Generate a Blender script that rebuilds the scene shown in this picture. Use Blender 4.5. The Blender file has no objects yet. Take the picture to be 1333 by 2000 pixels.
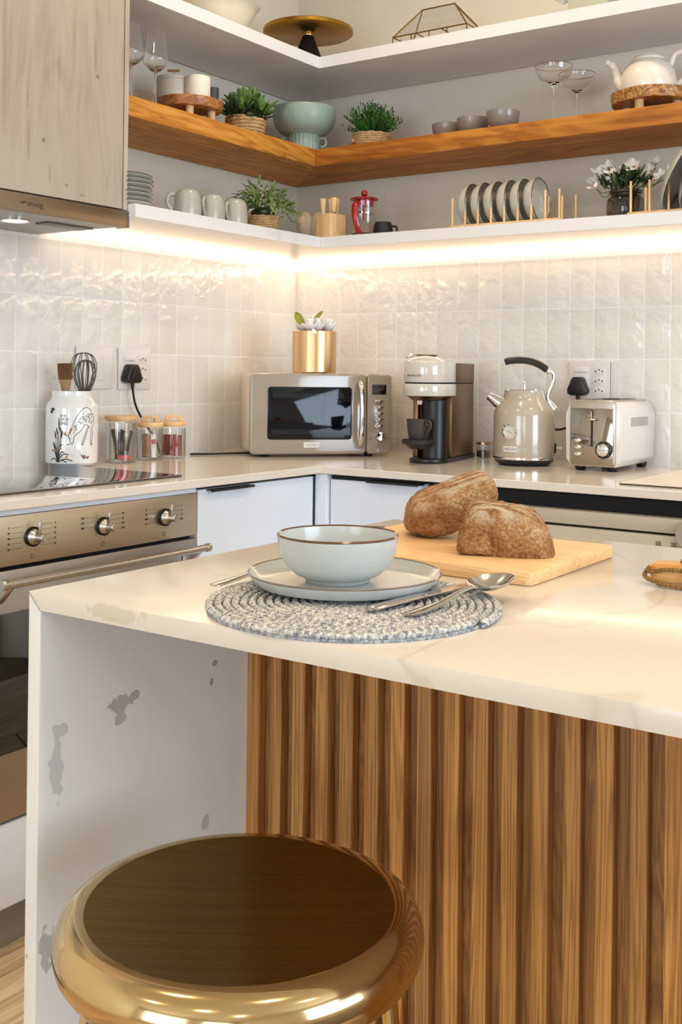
import bpy, bmesh, math, random
import numpy as np
from mathutils import Vector, Matrix, noise
PI = math.pi
random.seed(7)
sc = bpy.context.scene
C = sc.collection

# ------------------------------------------------------------------ camera, world, lights, exposure
cam = bpy.data.cameras.new('camera'); camo = bpy.data.objects.new('camera', cam); C.objects.link(camo)
cam.lens = 38.748; cam.sensor_width = 36; cam.shift_y = -0.1444; cam.clip_start = 0.05
def cam_matrix():
    yaw, a, r = 0.6057, 0.0067, 0.0113
    c, s = math.cos(yaw), math.sin(yaw)
    F = Vector((-s, c, 0)); R = Vector((c, s, 0)); U = Vector((0, 0, 1))
    F, U = F*math.cos(a)+U*math.sin(a), U*math.cos(a)-F*math.sin(a)
    R, U = R*math.cos(r)+U*math.sin(r), U*math.cos(r)-R*math.sin(r)
    m = Matrix((R, U, -F)).transposed().to_4x4(); m.translation = Vector((2.317, -3.0654, 1.156)); return m
camo.matrix_world = cam_matrix()
sc.camera = camo
sc.view_settings.view_transform = 'Standard'; sc.view_settings.look = 'None'
sc.view_settings.gamma = 1; sc.view_settings.use_curve_mapping = False
sc.view_settings.exposure = -0.14
W = bpy.data.worlds.new('sky'); sc.world = W; W.use_nodes = True
bg = W.node_tree.nodes['Background']; bg.inputs[0].default_value = (0.72, 0.86, 1.0, 1); bg.inputs[1].default_value = 2.2

def area(name, loc, rot, sx, sy, power, col, spread=PI):
    l = bpy.data.lights.new(name, 'AREA'); l.shape = 'RECTANGLE'; l.size = sx; l.size_y = sy
    l.energy = power; l.color = col; l.spread = spread
    o = bpy.data.objects.new(name, l); C.objects.link(o); o.location = loc; o.rotation_euler = rot
    return o
# daylight through the two windows behind the camera and the one in the side wall
area('daylight_window_one', (1.5, -6.9, 1.45), (PI/2, 0, 0), 1.9, 1.9, 62, (0.74, 0.87, 1.0))
area('daylight_window_two', (4.1, -6.9, 1.45), (PI/2, 0, 0), 1.5, 1.9, 30, (0.74, 0.87, 1.0))
area('daylight_side_window', (5.4, -2.0, 1.5), (PI/2, 0, PI/2), 2.2, 1.7, 105, (0.68, 0.84, 1.0))
LED = (1.0, 0.68, 0.43)
area('led_strip_light_side', (0.026, -0.60, 1.519), (0, -0.95, 0), 0.012, 1.06, 1.15, LED)
area('led_strip_light_rear', (0.96, -0.026, 1.519), (-0.95, 0, 0), 1.86, 0.012, 2.15, LED)

# ------------------------------------------------------------------ helpers
def lin(h):
    h = h.lstrip('#'); o = []
    for i in (0, 2, 4):
        c = int(h[i:i+2], 16)/255; o.append(c/12.92 if c <= .04045 else ((c+.055)/1.055)**2.4)
    return (*o, 1)

class NT:
    def __init__(s, name):
        s.m = bpy.data.materials.new(name); s.m.use_nodes = True; s.t = s.m.node_tree
        s.b = s.t.nodes['Principled BSDF']; s.out = s.t.nodes['Material Output']
    def n(s, typ, **kw):
        x = s.t.nodes.new(typ)
        for k, v in kw.items():
            if k.startswith('_'): setattr(x, k[1:], v)
        return x
    def l(s, a, b): s.t.links.new(a, b)
    def coord(s, kind='Object', scale=(1, 1, 1), rot=(0, 0, 0), rand=0.0):
        tc = s.n('ShaderNodeTexCoord'); o = tc.outputs[kind]
        if rand:
            oi = s.n('ShaderNodeObjectInfo'); mul = s.n('ShaderNodeVectorMath', _operation='SCALE')
            cmb = s.n('ShaderNodeCombineXYZ')
            m2 = s.n('ShaderNodeMath', _operation='MULTIPLY'); m2.inputs[1].default_value = 7.31
            s.l(oi.outputs['Random'], m2.inputs[0])
            for i in range(3): s.l(oi.outputs['Random'] if i != 1 else m2.outputs[0], cmb.inputs[i])
            s.l(cmb.outputs[0], mul.inputs[0]); mul.inputs['Scale'].default_value = rand
            ad = s.n('ShaderNodeVectorMath', _operation='ADD'); s.l(o, ad.inputs[0]); s.l(mul.outputs[0], ad.inputs[1]); o = ad.outputs[0]
        mp = s.n('ShaderNodeMapping'); mp.inputs['Scale'].default_value = scale; mp.inputs['Rotation'].default_value = rot
        s.l(o, mp.inputs[0]); return mp.outputs[0]
    def noise(s, vec, scale=5, detail=3, rough=.5, dist=0):
        x = s.n('ShaderNodeTexNoise'); s.l(vec, x.inputs['Vector'])
        x.inputs['Scale'].default_value = scale; x.inputs['Detail'].default_value = detail
        x.inputs['Roughness'].default_value = rough; x.inputs['Distortion'].default_value = dist
        return x.outputs['Fac']
    def ramp(s, fac, stops):
        r = s.n('ShaderNodeValToRGB'); e = r.color_ramp.elements
        while len(e) < len(stops): e.new(.5)
        for i, (p, c) in enumerate(stops): e[i].position = p; e[i].color = c if len(c) == 4 else (*c, 1)
        s.l(fac, r.inputs[0]); return r.outputs[0]
    def mix(s, fac, a, b, mode='MIX'):
        x = s.n('ShaderNodeMix', _data_type='RGBA', _blend_type=mode)
        for sock, v in ((x.inputs[0], fac), (x.inputs[6], a), (x.inputs[7], b)):
            if hasattr(v, 'node'): s.l(v, sock)
            else: sock.default_value = v
        return x.outputs[2]
    def math(s, op, a, b=None, clamp=False):
        x = s.n('ShaderNodeMath', _operation=op, _use_clamp=clamp)
        for i, v in enumerate((a, b)):
            if v is None: continue
            if hasattr(v, 'node'): s.l(v, x.inputs[i])
            else: x.inputs[i].default_value = v
        return x.outputs[0]
    def bump(s, h, strength=.3, dist=.01):
        x = s.n('ShaderNodeBump'); x.inputs['Strength'].default_value = strength; x.inputs['Distance'].default_value = dist
        s.l(h, x.inputs['Height']); s.l(x.outputs[0], s.b.inputs['Normal']); return x
    def set(s, **k):
        for a, v in k.items():
            s.b.inputs[{'col': 'Base Color', 'rough': 'Roughness', 'metal': 'Metallic', 'ior': 'IOR', 'coat': 'Coat Weight', 'coat_rough': 'Coat Roughness',
                        'spec': 'Specular IOR Level', 'trans': 'Transmission Weight', 'aniso': 'Anisotropic', 'sss': 'Subsurface Weight', 'alpha': 'Alpha'}[a]].default_value = v
        return s

def plain(name, hexc, rough=.5, metal=0, bump=0, bscale=40, var=.06, coat=0, **k):
    s = NT(name).set(rough=rough, metal=metal, coat=coat, **k)
    v = s.coord('Object'); f = s.noise(v, bscale*.3, 3)
    c = lin(hexc); d = tuple(x*(1-var*2) for x in c[:3])+(1,)
    s.l(s.ramp(f, [(.3, d), (.7, c)]), s.b.inputs['Base Color'])
    if bump: s.bump(s.noise(v, bscale, 4), bump, .002)
    return s.m

def speckled(name, hexc, dark, rough=.25, coat=.3, scale=260, rim=None):
    s = NT(name).set(rough=rough, coat=coat, coat_rough=.08)
    v = s.coord('Object'); f = s.noise(v, scale, 2, .6); g = s.noise(v, 14, 3)
    base = s.mix(g, lin(hexc), tuple(x*.82 for x in lin(hexc)[:3])+(1,))
    s.l(s.mix(s.ramp(f, [(.64, (0, 0, 0)), (.72, (1, 1, 1))]), base, lin(dark)), s.b.inputs['Base Color'])
    return s.m

def wood(name, dark, mid, light, axis='z', rough=.5, rand=3.0, ring=9.0, fine=90.0, coat=0, bump=.25, knots=None, stretch=14, mottle=None):
    s = NT(name).set(rough=rough, coat=coat, coat_rough=.2)
    i = 'xyz'.index(axis)
    sc1 = [ring]*3; sc1[i] = ring/stretch
    sc2 = [fine*3]*3; sc2[i] = fine*3/40
    v1 = s.coord('Object', tuple(sc1), rand=rand); v2 = s.coord('Object', tuple(sc2), rand=rand)
    a = s.noise(v1, 1.0, 4, .55, 1.6)
    w = s.math('FRACT', s.math('MULTIPLY', a, 9.0))
    w = s.math('ABSOLUTE', s.math('SUBTRACT', w, .5))
    w = s.math('MULTIPLY', w, 2.0)
    f = s.noise(v2, 1.0, 3, .6)
    t = s.math('ADD', s.math('MULTIPLY', w, .45), s.math('MULTIPLY', f, .62))
    col = s.ramp(t, [(.16, lin(dark)), (.46, lin(mid)), (.80, lin(light))])
    if mottle:
        g = s.noise(s.coord('Object', tuple(2.2 if k != i else .9 for k in range(3)), rand=rand), 1.6, 4, .6, 1.2)
        col = s.mix(s.ramp(g, [(.40, (0, 0, 0)), (.66, (1, 1, 1))]), col, lin(mottle))
    oi = s.n('ShaderNodeObjectInfo'); hs = s.n('ShaderNodeHueSaturation')
    vv = s.n('ShaderNodeMapRange'); s.l(oi.outputs['Random'], vv.inputs[0]); vv.inputs[3].default_value = .84; vv.inputs[4].default_value = 1.14
    s.l(vv.outputs[0], hs.inputs['Value']); s.l(col, hs.inputs['Color']); col = hs.outputs[0]
    if knots:
        for q in knots: col = blot(s, col, q[:3], (.05, q[3], q[4]), lin(q[5]), soft=.6, wob=.45, nsc=60 if q[3] < .006 else 30, strength=.75)
    s.l(col, s.b.inputs['Base Color'])
    s.bump(t, bump, .0015)
    return s.m

def blot(s, col, cen, rad, c2, soft=.15, wob=.8, nsc=9, strength=1.0, coord='Object'):
    """an irregular mineral patch round a point of the object's own space"""
    tc = s.n('ShaderNodeTexCoord')
    nz = s.n('ShaderNodeTexNoise'); nz.inputs['Scale'].default_value = nsc; nz.inputs['Detail'].default_value = 4
    s.l(tc.outputs[coord], nz.inputs['Vector'])
    sub = s.n('ShaderNodeVectorMath', _operation='SUBTRACT'); s.l(nz.outputs['Color'], sub.inputs[0]); sub.inputs[1].default_value = (.5, .5, .5)
    mp = s.n('ShaderNodeVectorMath', _operation='SUBTRACT'); s.l(tc.outputs[coord], mp.inputs[0]); mp.inputs[1].default_value = cen
    dv = s.n('ShaderNodeVectorMath', _operation='DIVIDE'); s.l(mp.outputs[0], dv.inputs[0]); dv.inputs[1].default_value = rad
    sl = s.n('ShaderNodeVectorMath', _operation='SCALE'); s.l(sub.outputs[0], sl.inputs[0]); sl.inputs['Scale'].default_value = wob*4
    ad = s.n('ShaderNodeVectorMath', _operation='ADD'); s.l(dv.outputs[0], ad.inputs[0]); s.l(sl.outputs[0], ad.inputs[1])
    ln = s.n('ShaderNodeVectorMath', _operation='LENGTH'); s.l(ad.outputs[0], ln.inputs[0])
    f = s.ramp(ln.outputs['Value'], [(1-soft if soft < 1 else 0, (strength,)*3), (1.0, (0, 0, 0))])
    return s.mix(f, col, c2)

def metal(name, hexc, rough=.3, brush=None, aniso=0, bstr=.08, bs=300):
    s = NT(name).set(rough=rough, metal=1, col=lin(hexc), aniso=aniso)
    if brush:
        sc_ = [bs]*3; sc_['xyz'.index(brush)] = bs/60
        f = s.noise(s.coord('Object', tuple(sc_)), 1, 3, .6)
        s.bump(f, bstr, .001)
        c = lin(hexc); s.l(s.mix(f, c, tuple(x*.78 for x in c[:3])+(1,)), s.b.inputs['Base Color'])
    return s.m

def thin_glass(name, tint=(1, 1, 1, 1), ior=1.5, rough=.0, gain=1.0):
    s = NT(name); s.t.nodes.remove(s.b)
    tr = s.n('ShaderNodeBsdfTransparent'); tr.inputs[0].default_value = tint
    gl = s.n('ShaderNodeBsdfGlossy'); gl.inputs['Roughness'].default_value = rough
    lw = s.n('ShaderNodeLayerWeight'); lw.inputs[0].default_value = .5
    pw = s.math('POWER', lw.outputs['Facing'], 2.6); fo = s.math('ADD', s.math('MULTIPLY', pw, .8), .05)
    mx = s.n('ShaderNodeMixShader'); s.l(s.math('MULTIPLY', fo, gain, True), mx.inputs[0]); s.l(tr.outputs[0], mx.inputs[1]); s.l(gl.outputs[0], mx.inputs[2])
    s.l(mx.outputs[0], s.out.inputs[0]); return s.m

def emit(name, col, strength):
    s = NT(name); s.set(col=(.8, .8, .8, 1)); s.b.inputs['Emission Color'].default_value = (*col, 1); s.b.inputs['Emission Strength'].default_value = strength
    return s.m

class M:
    def __init__(s): s.v = []; s.f = []
    def add(s, v, f, mat=None):
        o = len(s.v)
        if mat is not None: v = [tuple(mat @ Vector(p)) for p in v]
        s.v += [tuple(p) for p in v]; s.f += [tuple(i+o for i in q) for q in f]; return s
    def box(s, x0, x1, y0, y1, z0, z1, mat=None):
        v = [(x, y, z) for z in (z0, z1) for y in (y0, y1) for x in (x0, x1)]
        return s.add(v, [(0, 2, 3, 1), (4, 5, 7, 6), (0, 1, 5, 4), (2, 6, 7, 3), (0, 4, 6, 2), (1, 3, 7, 5)], mat)
    def lathe(s, prof, n=32, c=(0, 0, 0), mat=None, a0=0, wob=None):
        v = []; rings = []
        for r, z in prof:
            if r < 1e-6: rings.append([len(v)]); v.append((c[0], c[1], c[2]+z))
            else:
                rings.append(list(range(len(v), len(v)+n)))
                for k in range(n):
                    a = a0+2*PI*k/n; rr = r*(wob(a, z) if wob else 1)
                    v.append((c[0]+rr*math.cos(a), c[1]+rr*math.sin(a), c[2]+z))
        f = []
        for A, B in zip(rings, rings[1:]):
            if len(A) == 1 and len(B) == 1: continue
            for k in range(n):
                k2 = (k+1) % n
                if len(A) == 1: f.append((A[0], B[k2], B[k]))
                elif len(B) == 1: f.append((A[k], A[k2], B[0]))
                else: f.append((A[k], A[k2], B[k2], B[k]))
        return s.add(v, f, mat)
    def tube(s, pts, r, n=8, closed=False, flat=1.0, mat=None, up=None):
        P = [Vector(p) for p in pts]; N = len(P)
        R = r if isinstance(r, (list, tuple)) else [r]*N
        v = []; f = []; prev = None
        for i, p in enumerate(P):
            a = P[i-1] if (i or closed) else p; b = P[(i+1) % N] if (i < N-1 or closed) else p
            t = (b-a).normalized()
            if prev is None:
                u = Vector(up) if up else (Vector((0, 0, 1)) if abs(t.z) < .9 else Vector((1, 0, 0)))
            else: u = prev
            u = (u-t*u.dot(t)).normalized(); prev = u; w = t.cross(u)
            for k in range(n):
                a_ = 2*PI*k/n; v.append(p+u*math.cos(a_)*R[i]+w*math.sin(a_)*R[i]*flat)
        m = N if closed else N-1
        for i in range(m):
            j = (i+1) % N
            for k in range(n): k2 = (k+1) % n; f.append((i*n+k, i*n+k2, j*n+k2, j*n+k))
        if not closed: f.append(tuple(range(n-1, -1, -1))); f.append(tuple((N-1)*n+k for k in range(n)))
        return s.add(v, f, mat)
    def prism(s, poly, a, b, axis='z', mat=None):
        n = len(poly); mp = {'z': lambda p, h: (p[0], p[1], h), 'y': lambda p, h: (p[0], h, p[1]), 'x': lambda p, h: (h, p[0], p[1])}[axis]
        v = [mp(p, a) for p in poly]+[mp(p, b) for p in poly]
        f = [tuple(range(n-1, -1, -1)), tuple(range(n, 2*n))]+[(k, (k+1) % n, n+(k+1) % n, n+k) for k in range(n)]
        return s.add(v, f, mat)
    def ball(s, c, r, n=12, m=8, mat=None):
        rr = r if isinstance(r, (tuple, list)) else (r, r, r)
        prof = [(math.sin(PI*k/m), -math.cos(PI*k/m)) for k in range(m+1)]; prof[0] = (0, -1); prof[-1] = (0, 1)
        mm = Matrix.Translation(c) @ Matrix.Diagonal((*rr, 1))
        return s.lathe(prof, n, mat=(mat @ mm) if mat else mm)
    def build(s, name, mat, parent=None, bevel=0, seg=2, angle=38, loc=None, bang=30, flat=False):
        me = bpy.data.meshes.new(name); me.from_pydata(s.v, [], s.f)
        bm = bmesh.new(); bm.from_mesh(me); bmesh.ops.recalc_face_normals(bm, faces=bm.faces)
        if bevel:
            es = [e for e in bm.edges if len(e.link_faces) == 2 and e.calc_face_angle(0) > math.radians(bang)]
            bmesh.ops.bevel(bm, geom=es, offset=bevel, segments=seg, profile=.5, affect='EDGES', clamp_overlap=True)
        if not flat:
            th = math.radians(angle)
            for f in bm.faces: f.smooth = True
            for e in bm.edges:
                if len(e.link_faces) == 2 and e.calc_face_angle(0) > th: e.smooth = False
        bm.to_mesh(me); bm.free()
        if mat: me.materials.append(mat)
        o = bpy.data.objects.new(name, me); C.objects.link(o)
        if parent: o.parent = parent
        if loc: o.location = loc
        return o

def rrect(x0, x1, y0, y1, r, n=5):
    p = []
    for cx, cy, a in ((x1-r, y1-r, 0), (x0+r, y1-r, PI/2), (x0+r, y0+r, PI), (x1-r, y0+r, 1.5*PI)):
        for k in range(n+1): t = a+PI/2*k/n; p.append((cx+r*math.cos(t), cy+r*math.sin(t)))
    return p
def T(x=0, y=0, z=0, rx=0, ry=0, rz=0):
    return Matrix.Translation((x, y, z)) @ Matrix.Rotation(rz, 4, 'Z') @ Matrix.Rotation(ry, 4, 'Y') @ Matrix.Rotation(rx, 4, 'X')
def tag(o, label=None, cat=None, group=None, kind=None):
    if label: o['label'] = label
    if cat: o['category'] = cat
    if group: o['group'] = group
    if kind: o['kind'] = kind
    return o
def thing(name, label, cat, loc=(0, 0, 0), rz=0, group=None):
    o = bpy.data.objects.new(name, None); o.empty_display_size = .05; C.objects.link(o)
    o.location = loc; o.rotation_euler = (0, 0, rz); return tag(o, label, cat, group)
def link(o, parent=None, loc=None, rot=None, scale=None):
    c = o.copy(); C.objects.link(c)
    if parent: c.parent = parent
    if loc is not None: c.location = loc
    if rot is not None: c.rotation_euler = rot
    if scale is not None: c.scale = scale
    return c
def kids(o): return [x for x in C.objects if x.parent == o]
def dup(root, loc, rz=None, label=None, group=None):
    tree = {}
    for x in C.objects:
        if x.parent: tree.setdefault(x.parent.name, []).append(x)
    def cp(o, p):
        c = o.copy(); C.objects.link(c)
        if p: c.parent = p
        for k in tree.get(o.name, []): cp(k, c)
        return c
    r = cp(root, None); r.location = loc
    if rz is not None: r.rotation_euler[2] = rz
    if label: r['label'] = label
    if group: r['group'] = group
    return r
def text(name, body, size, mat, parent, loc, rot=(PI/2, 0, 0), ext=.0002, sx=1.0, align='CENTER'):
    cu = bpy.data.curves.new(name, 'FONT'); cu.body = body; cu.size = size; cu.extrude = ext; cu.align_x = align; cu.align_y = 'CENTER'; cu.resolution_u = 3
    cu.materials.append(mat); o = bpy.data.objects.new(name, cu); C.objects.link(o); o.parent = parent; o.location = loc; o.rotation_euler = rot; o.scale = (sx, 1, 1)
    return o
def curve(pts, n=8):
    """Catmull-Rom through points"""
    P = [Vector(p) for p in pts]; P = [P[0]*2-P[1]]+P+[P[-1]*2-P[-2]]; o = []
    for i in range(1, len(P)-2):
        for k in range(n):
            t = k/n; a, b, c, d = P[i-1:i+3]
            o.append(.5*((2*b)+(c-a)*t+(2*a-5*b+4*c-d)*t*t+(3*b-a-3*c+d)*t**3))
    o.append(P[-2]); return o

# ------------------------------------------------------------------ materials
def tile_mat():
    s = NT('glazed_white_tile').set(rough=.12, coat=.4, coat_rough=.06)
    v = s.coord('Object', rand=5)
    oi = s.n('ShaderNodeObjectInfo')
    s.l(s.ramp(oi.outputs['Random'], [(0, lin('#e3ded6')), (1, lin('#e8e4dd'))]), s.b.inputs['Base Color'])
    h = s.math('ADD', s.noise(v, 16, 2, .5, .6), s.math('MULTIPLY', s.noise(v, 45, 2, .5, .4), .22))
    s.bump(h, .5, .012); return s.m
TILE = tile_mat()
GROUT = plain('white_grout', '#fbfaf7', .8, bump=.2, bscale=200)
PAINT = plain('cream_wall_paint', '#e6dbc9', .75, var=.01)
SHELFW = plain('white_lacquered_board', '#e2e0e0', .32, var=.01)
def cab_white():
    return plain('white_cabinet_front', '#dfe5ef', .28, var=.005)
CABW = cab_white()
def quartz(name, blots, veins=True, base='#ded5c9'):
    s = NT(name).set(rough=.2 if blots else .13, coat=.2, coat_rough=.08)
    v = s.coord('Object'); g = s.noise(v, 2.2, 4, .5, .6)
    col = s.mix(s.ramp(g, [(.35, (0, 0, 0)), (.75, (1, 1, 1))]), lin(base), tuple(x*.95 for x in lin(base)[:3])+(1,))
    if veins:
        w = s.noise(s.coord('Object', (1, .6, 1), rot=(0, 0, .5)), 1.5, 3, .45, .7)
        q = s.math('ABSOLUTE', s.math('SUBTRACT', w, .5))
        col = s.mix(s.ramp(q, [(0, (.38,)*3), (.007, (0, 0, 0))]), col, lin('#b9ab98'))
    for c, r, h, so, wb, ns in blots: col = blot(s, col, c, r, lin(h), so, wb, ns)
    s.l(col, s.b.inputs['Base Color']); return s.m
COUNTER = quartz('cream_quartz', [], False)
ISLANDQ = quartz('veined_island_quartz', [
    ((1.405, -1.93, .9), (.06, .08, .2), '#e0d8cc', .10, .55, 9), ((1.42, -1.80, .9), (.04, .14, .2), '#e3dbd0', .2, .6, 8),
    ((1.445, -2.225, .892), (.040, .012, .010), '#cfc5b3', .10, .5, 55), ((1.455, -2.17, .9), (.03, .02, .2), '#e2d9cc', .2, .5, 12),
    ((1.300, -2.226, .868), (.02, .03, .02), '#c4b9a6', .08, .25, 20), ((1.32, -2.226, .70), (.012, .02, .022), '#b3aa9b', .1, .3, 25)])
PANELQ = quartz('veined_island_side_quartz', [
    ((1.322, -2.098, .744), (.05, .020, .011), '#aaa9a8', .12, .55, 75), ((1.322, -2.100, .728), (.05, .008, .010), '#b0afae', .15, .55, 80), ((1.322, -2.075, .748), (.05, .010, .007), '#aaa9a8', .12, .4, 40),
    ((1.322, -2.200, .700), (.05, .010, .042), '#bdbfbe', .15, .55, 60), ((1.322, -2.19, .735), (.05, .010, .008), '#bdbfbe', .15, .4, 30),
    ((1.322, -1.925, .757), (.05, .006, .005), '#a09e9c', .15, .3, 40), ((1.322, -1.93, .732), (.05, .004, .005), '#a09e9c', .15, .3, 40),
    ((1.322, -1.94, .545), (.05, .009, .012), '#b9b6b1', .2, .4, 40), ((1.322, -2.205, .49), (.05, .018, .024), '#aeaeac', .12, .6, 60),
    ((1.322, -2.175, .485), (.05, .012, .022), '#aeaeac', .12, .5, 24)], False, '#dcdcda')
OAK = wood('oak_slat', '#7d5122', '#a97336', '#c68f50', 'z', .5, 5, 26, 110, stretch=40, bump=.3)
OAKB = wood('oak_back_board', '#6b431c', '#8a5c29', '#a4713a', 'z', .6, 5, 22, 80)
SHELF_Y = wood('honey_oak_shelf_lit', '#92550f', '#bd7a26', '#d39440', 'y', .6, 3, 7, 40, stretch=9, bump=.15)  # board facing the side window: its brighter light is painted into the tones
SHELF_X = wood('honey_oak_shelf_shaded', '#864a0a', '#b36b1a', '#c98631', 'x', .6, 3, 7, 40, stretch=9, bump=.15)  # same oak in darker tones, painting the weaker light on this face
GREYOAK = wood('grey_washed_oak', '#9f8f80', '#ae9f90', '#b8aa9a', 'z', .55, 0, 3.2, 34, stretch=8, bump=.15, mottle='#b9ab9b',
               knots=[(.34, -1.446, 1.66, .0035, .045, '#8a7865'), (.34, -1.45, 1.76, .003, .03, '#8a7865'), (.34, -1.361, 1.84, .005, .035, '#94826f'), (.34, -1.25, 1.905, .006, .05, '#8f7d6a'), (.34, -1.405, 1.672, .0085, .0085, '#6b5a49'), (.34, -1.243, 1.853, .006, .006, '#6b5a49'), (.34, -1.336, 1.579, .006, .006, '#705e4c'), (.34, -1.29, 1.562, .012, .0025, '#7b6957'), (.34, -1.21, 1.60, .0022, .03, '#8a7865'), (.34, -1.385, 1.60, .003, .03, '#8a7865')])
BAMBOO = wood('bamboo', '#c99b62', '#ddb27a', '#e9c592', 'x', .45, 2, 40, 60, stretch=30, bump=.1)
PALE = wood('pale_beech', '#d9ac78', '#e0b885', '#e8c596', 'z', .45, 2, 6, 60, bump=.05)
ACACIA = wood('acacia', '#6b3d1c', '#a86b36', '#c98d52', 'x', .4, 3, 14, 50, stretch=5, bump=.2)
ACACIA2 = wood('olive_wood', '#4a2c12', '#8a5a2a', '#c39254', 'x', .4, 3, 18, 40, stretch=3, bump=.2)
FLOORM = wood('floor_oak', '#a98a68', '#c6a985', '#d8bf9f', 'y', .45, 4, 5, 25, bump=.15)
STEEL = metal('brushed_steel', '#cdbaa2', .34, 'y', bstr=.05)
STEELX = metal('satin_steel', '#c6bfb6', .24, 'x', bstr=.03)
BRONZE = metal('brushed_bronze_trim', '#94826d', .38, 'y', bstr=.05)
CHROME = metal('chrome', '#e6e4e0', .05)
SILVER = metal('polished_cutlery_steel', '#cfcac4', .14)
def brushed_brass():
    s = NT('brushed_brass').set(metal=1)
    f = s.noise(s.coord('Object', (10, 1100, 10), rot=(0, 0, .05)), 1, 4, .65); g = s.noise(s.coord('Object', (2, 160, 2)), 1, 3, .6)
    t = s.math('ADD', s.math('MULTIPLY', f, .6), s.math('MULTIPLY', g, .4))
    s.l(s.ramp(t, [(.35, lin('#765b1c')), (.5, lin('#846722')), (.66, lin('#98772d'))]), s.b.inputs['Base Color'])  # brushing grain, with its golden highlight streaks painted into the colour
    s.l(s.ramp(t, [(.3, (.25,)*3), (.7, (.17,)*3)]), s.b.inputs['Roughness']); s.bump(f, .12, .001); return s.m
BRASS = brushed_brass()
BRASSD = metal('dark_brass', '#b08232', .3, 'x', bstr=.03)
BRASSP = metal('polished_brass', '#cdb385', .12)
GOLD = metal('satin_gold', '#e0ba86', .30, 'z', bstr=.04)
BLACK = plain('black_plastic', '#0f0f10', .35, var=.2)
BLACKM = plain('matte_black', '#0b0b0b', .6, var=.2)
DARK = plain('dark_void', '#040404', .7)
BGLASS = plain('black_glass', '#05060a', .03, var=.1, coat=1)
TAUPE = plain('taupe_enamel', '#978c7d', .16, coat=.8, var=.01, coat_rough=.04)
TAUPEK = plain('taupe_kettle_enamel', '#aea394', .16, coat=.8, var=.01, coat_rough=.04)
TAUPED = metal('taupe_metallic_side', '#8d7258', .36)
MWSIDE = plain('cream_microwave_case', '#cfc0ad', .4, var=.01)
COFFEEH = plain('light_grey_gloss_head', '#c4bfb6', .12, coat=.8, var=.01, coat_rough=.03)
BRONZEB = metal('bronze_machine_body', '#7a5f42', .36)
TWHITE = plain('white_toaster_side', '#d9d5cf', .25, var=.01, coat=.4)
PLASTW = plain('white_switch_plastic', '#dfdbd8', .3, var=.01)
CERW = plain('white_glazed_ceramic', '#eae9e8', .14, coat=.6, var=.01)
CERG = speckled('grey_green_stoneware', '#c4c2b6', '#a6a498')
CERB = speckled('pale_blue_grey_stoneware', '#c3c7c4', '#b0b4b0')
CERT = speckled('grey_stoneware_mug', '#b0ada2', '#97948a')
CERD = speckled('dark_taupe_bowl', '#8a8178', '#776f66')
SAGE = speckled('sage_green_pot', '#98ac9e', '#6d7f73', .4, .1)
RIMB = plain('brown_glaze_rim', '#5a3d22', .2, coat=.5)
RIMD = plain('dark_glaze_rim', '#3b362e', .25, coat=.5)
CREAMP = plain('cream_pottery', '#e9ddc6', .3, var=.03, coat=.3)
IVORY = plain('ivory_teapot_glaze', '#eadfd0', .2, var=.03, coat=.5)
WAX = plain('ivory_wax', '#e8e1d4', .45, var=.01, sss=.1)
CANC = plain('putty_canister', '#d6cdbb', .5, var=.02)
SLATE = plain('dark_slate_cup', '#3d4448', .5)
BCUP = plain('dark_embossed_stoneware', '#352d28', .5, bump=.6, bscale=220)
GLASS = thin_glass('clear_glass', (.97, .97, .97, 1), 1.45, gain=1.6)
JARG = thin_glass('jar_glass', (.96, .96, .95, 1), 1.4, gain=1.3)
def solid_glass(name):
    s = NT(name).set(rough=0, trans=1, ior=1.45, col=(1, 1, 1, 1)); return s.m
CRYSTAL = solid_glass('crystal_glass')
SMOKE = thin_glass('smoky_glass', (.42, .38, .36, 1), 1.5, gain=1.4)
RED = plain('red_plastic', '#9c1216', .25, coat=.3)
ROPE = plain('seagrass_rope', '#c9a272', .8, bump=.5, bscale=300, var=.2)
JUTE = plain('jute_twine', '#9c7440', .85, bump=.6, bscale=500, var=.25)
GREEN1 = plain('broad_leaf_green', '#6d9540', .4, var=.3, bscale=60)
GREEN2 = plain('fine_foliage_green', '#4a8030', .5, var=.35, bscale=90)
GREEN3 = plain('slender_leaf_green', '#9ab368', .45, var=.3, bscale=70)
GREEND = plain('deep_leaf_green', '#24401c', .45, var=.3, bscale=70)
GREENY = plain('yellow_green_leaf', '#98930f', .4, var=.2)
PETAL = plain('white_petal', '#f2efe9', .5, var=.02, sss=.1)
INK = plain('dark_ink', '#22262c', .6)
INKG = plain('grey_ink', '#8b8d90', .6)
OCHRE = plain('ochre_ink', '#b8803a', .5)
PRINT = plain('printed_marking', '#3c3228', .5)
PLATEM = plain('silver_name_plate', '#e2dfd8', .35, var=.02)
SHELLM = plain('shell_glaze', '#cdc0ae', .25, var=.12, bscale=30, coat=.5)
PAPERW = plain('white_sachet_paper', '#efe9e6', .6)
REDP = plain('red_print', '#c03a34', .6)
TEAP = plain('rust_sachet_paper', '#a2391f', .5, var=.15)
KRAFT = plain('kraft_paper', '#ab8266', .7)
LEDM = emit('led_strip_glow', (1.0, .76, .52), 3.2)
LAMPM = emit('hood_lamp_glow', (1.0, .93, .78), 6.0)
DOWNM = emit('downlight_glow', (1.0, .82, .62), 12.0)
KGREY = plain('grey_plinth', '#8d857c', .5)

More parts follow.
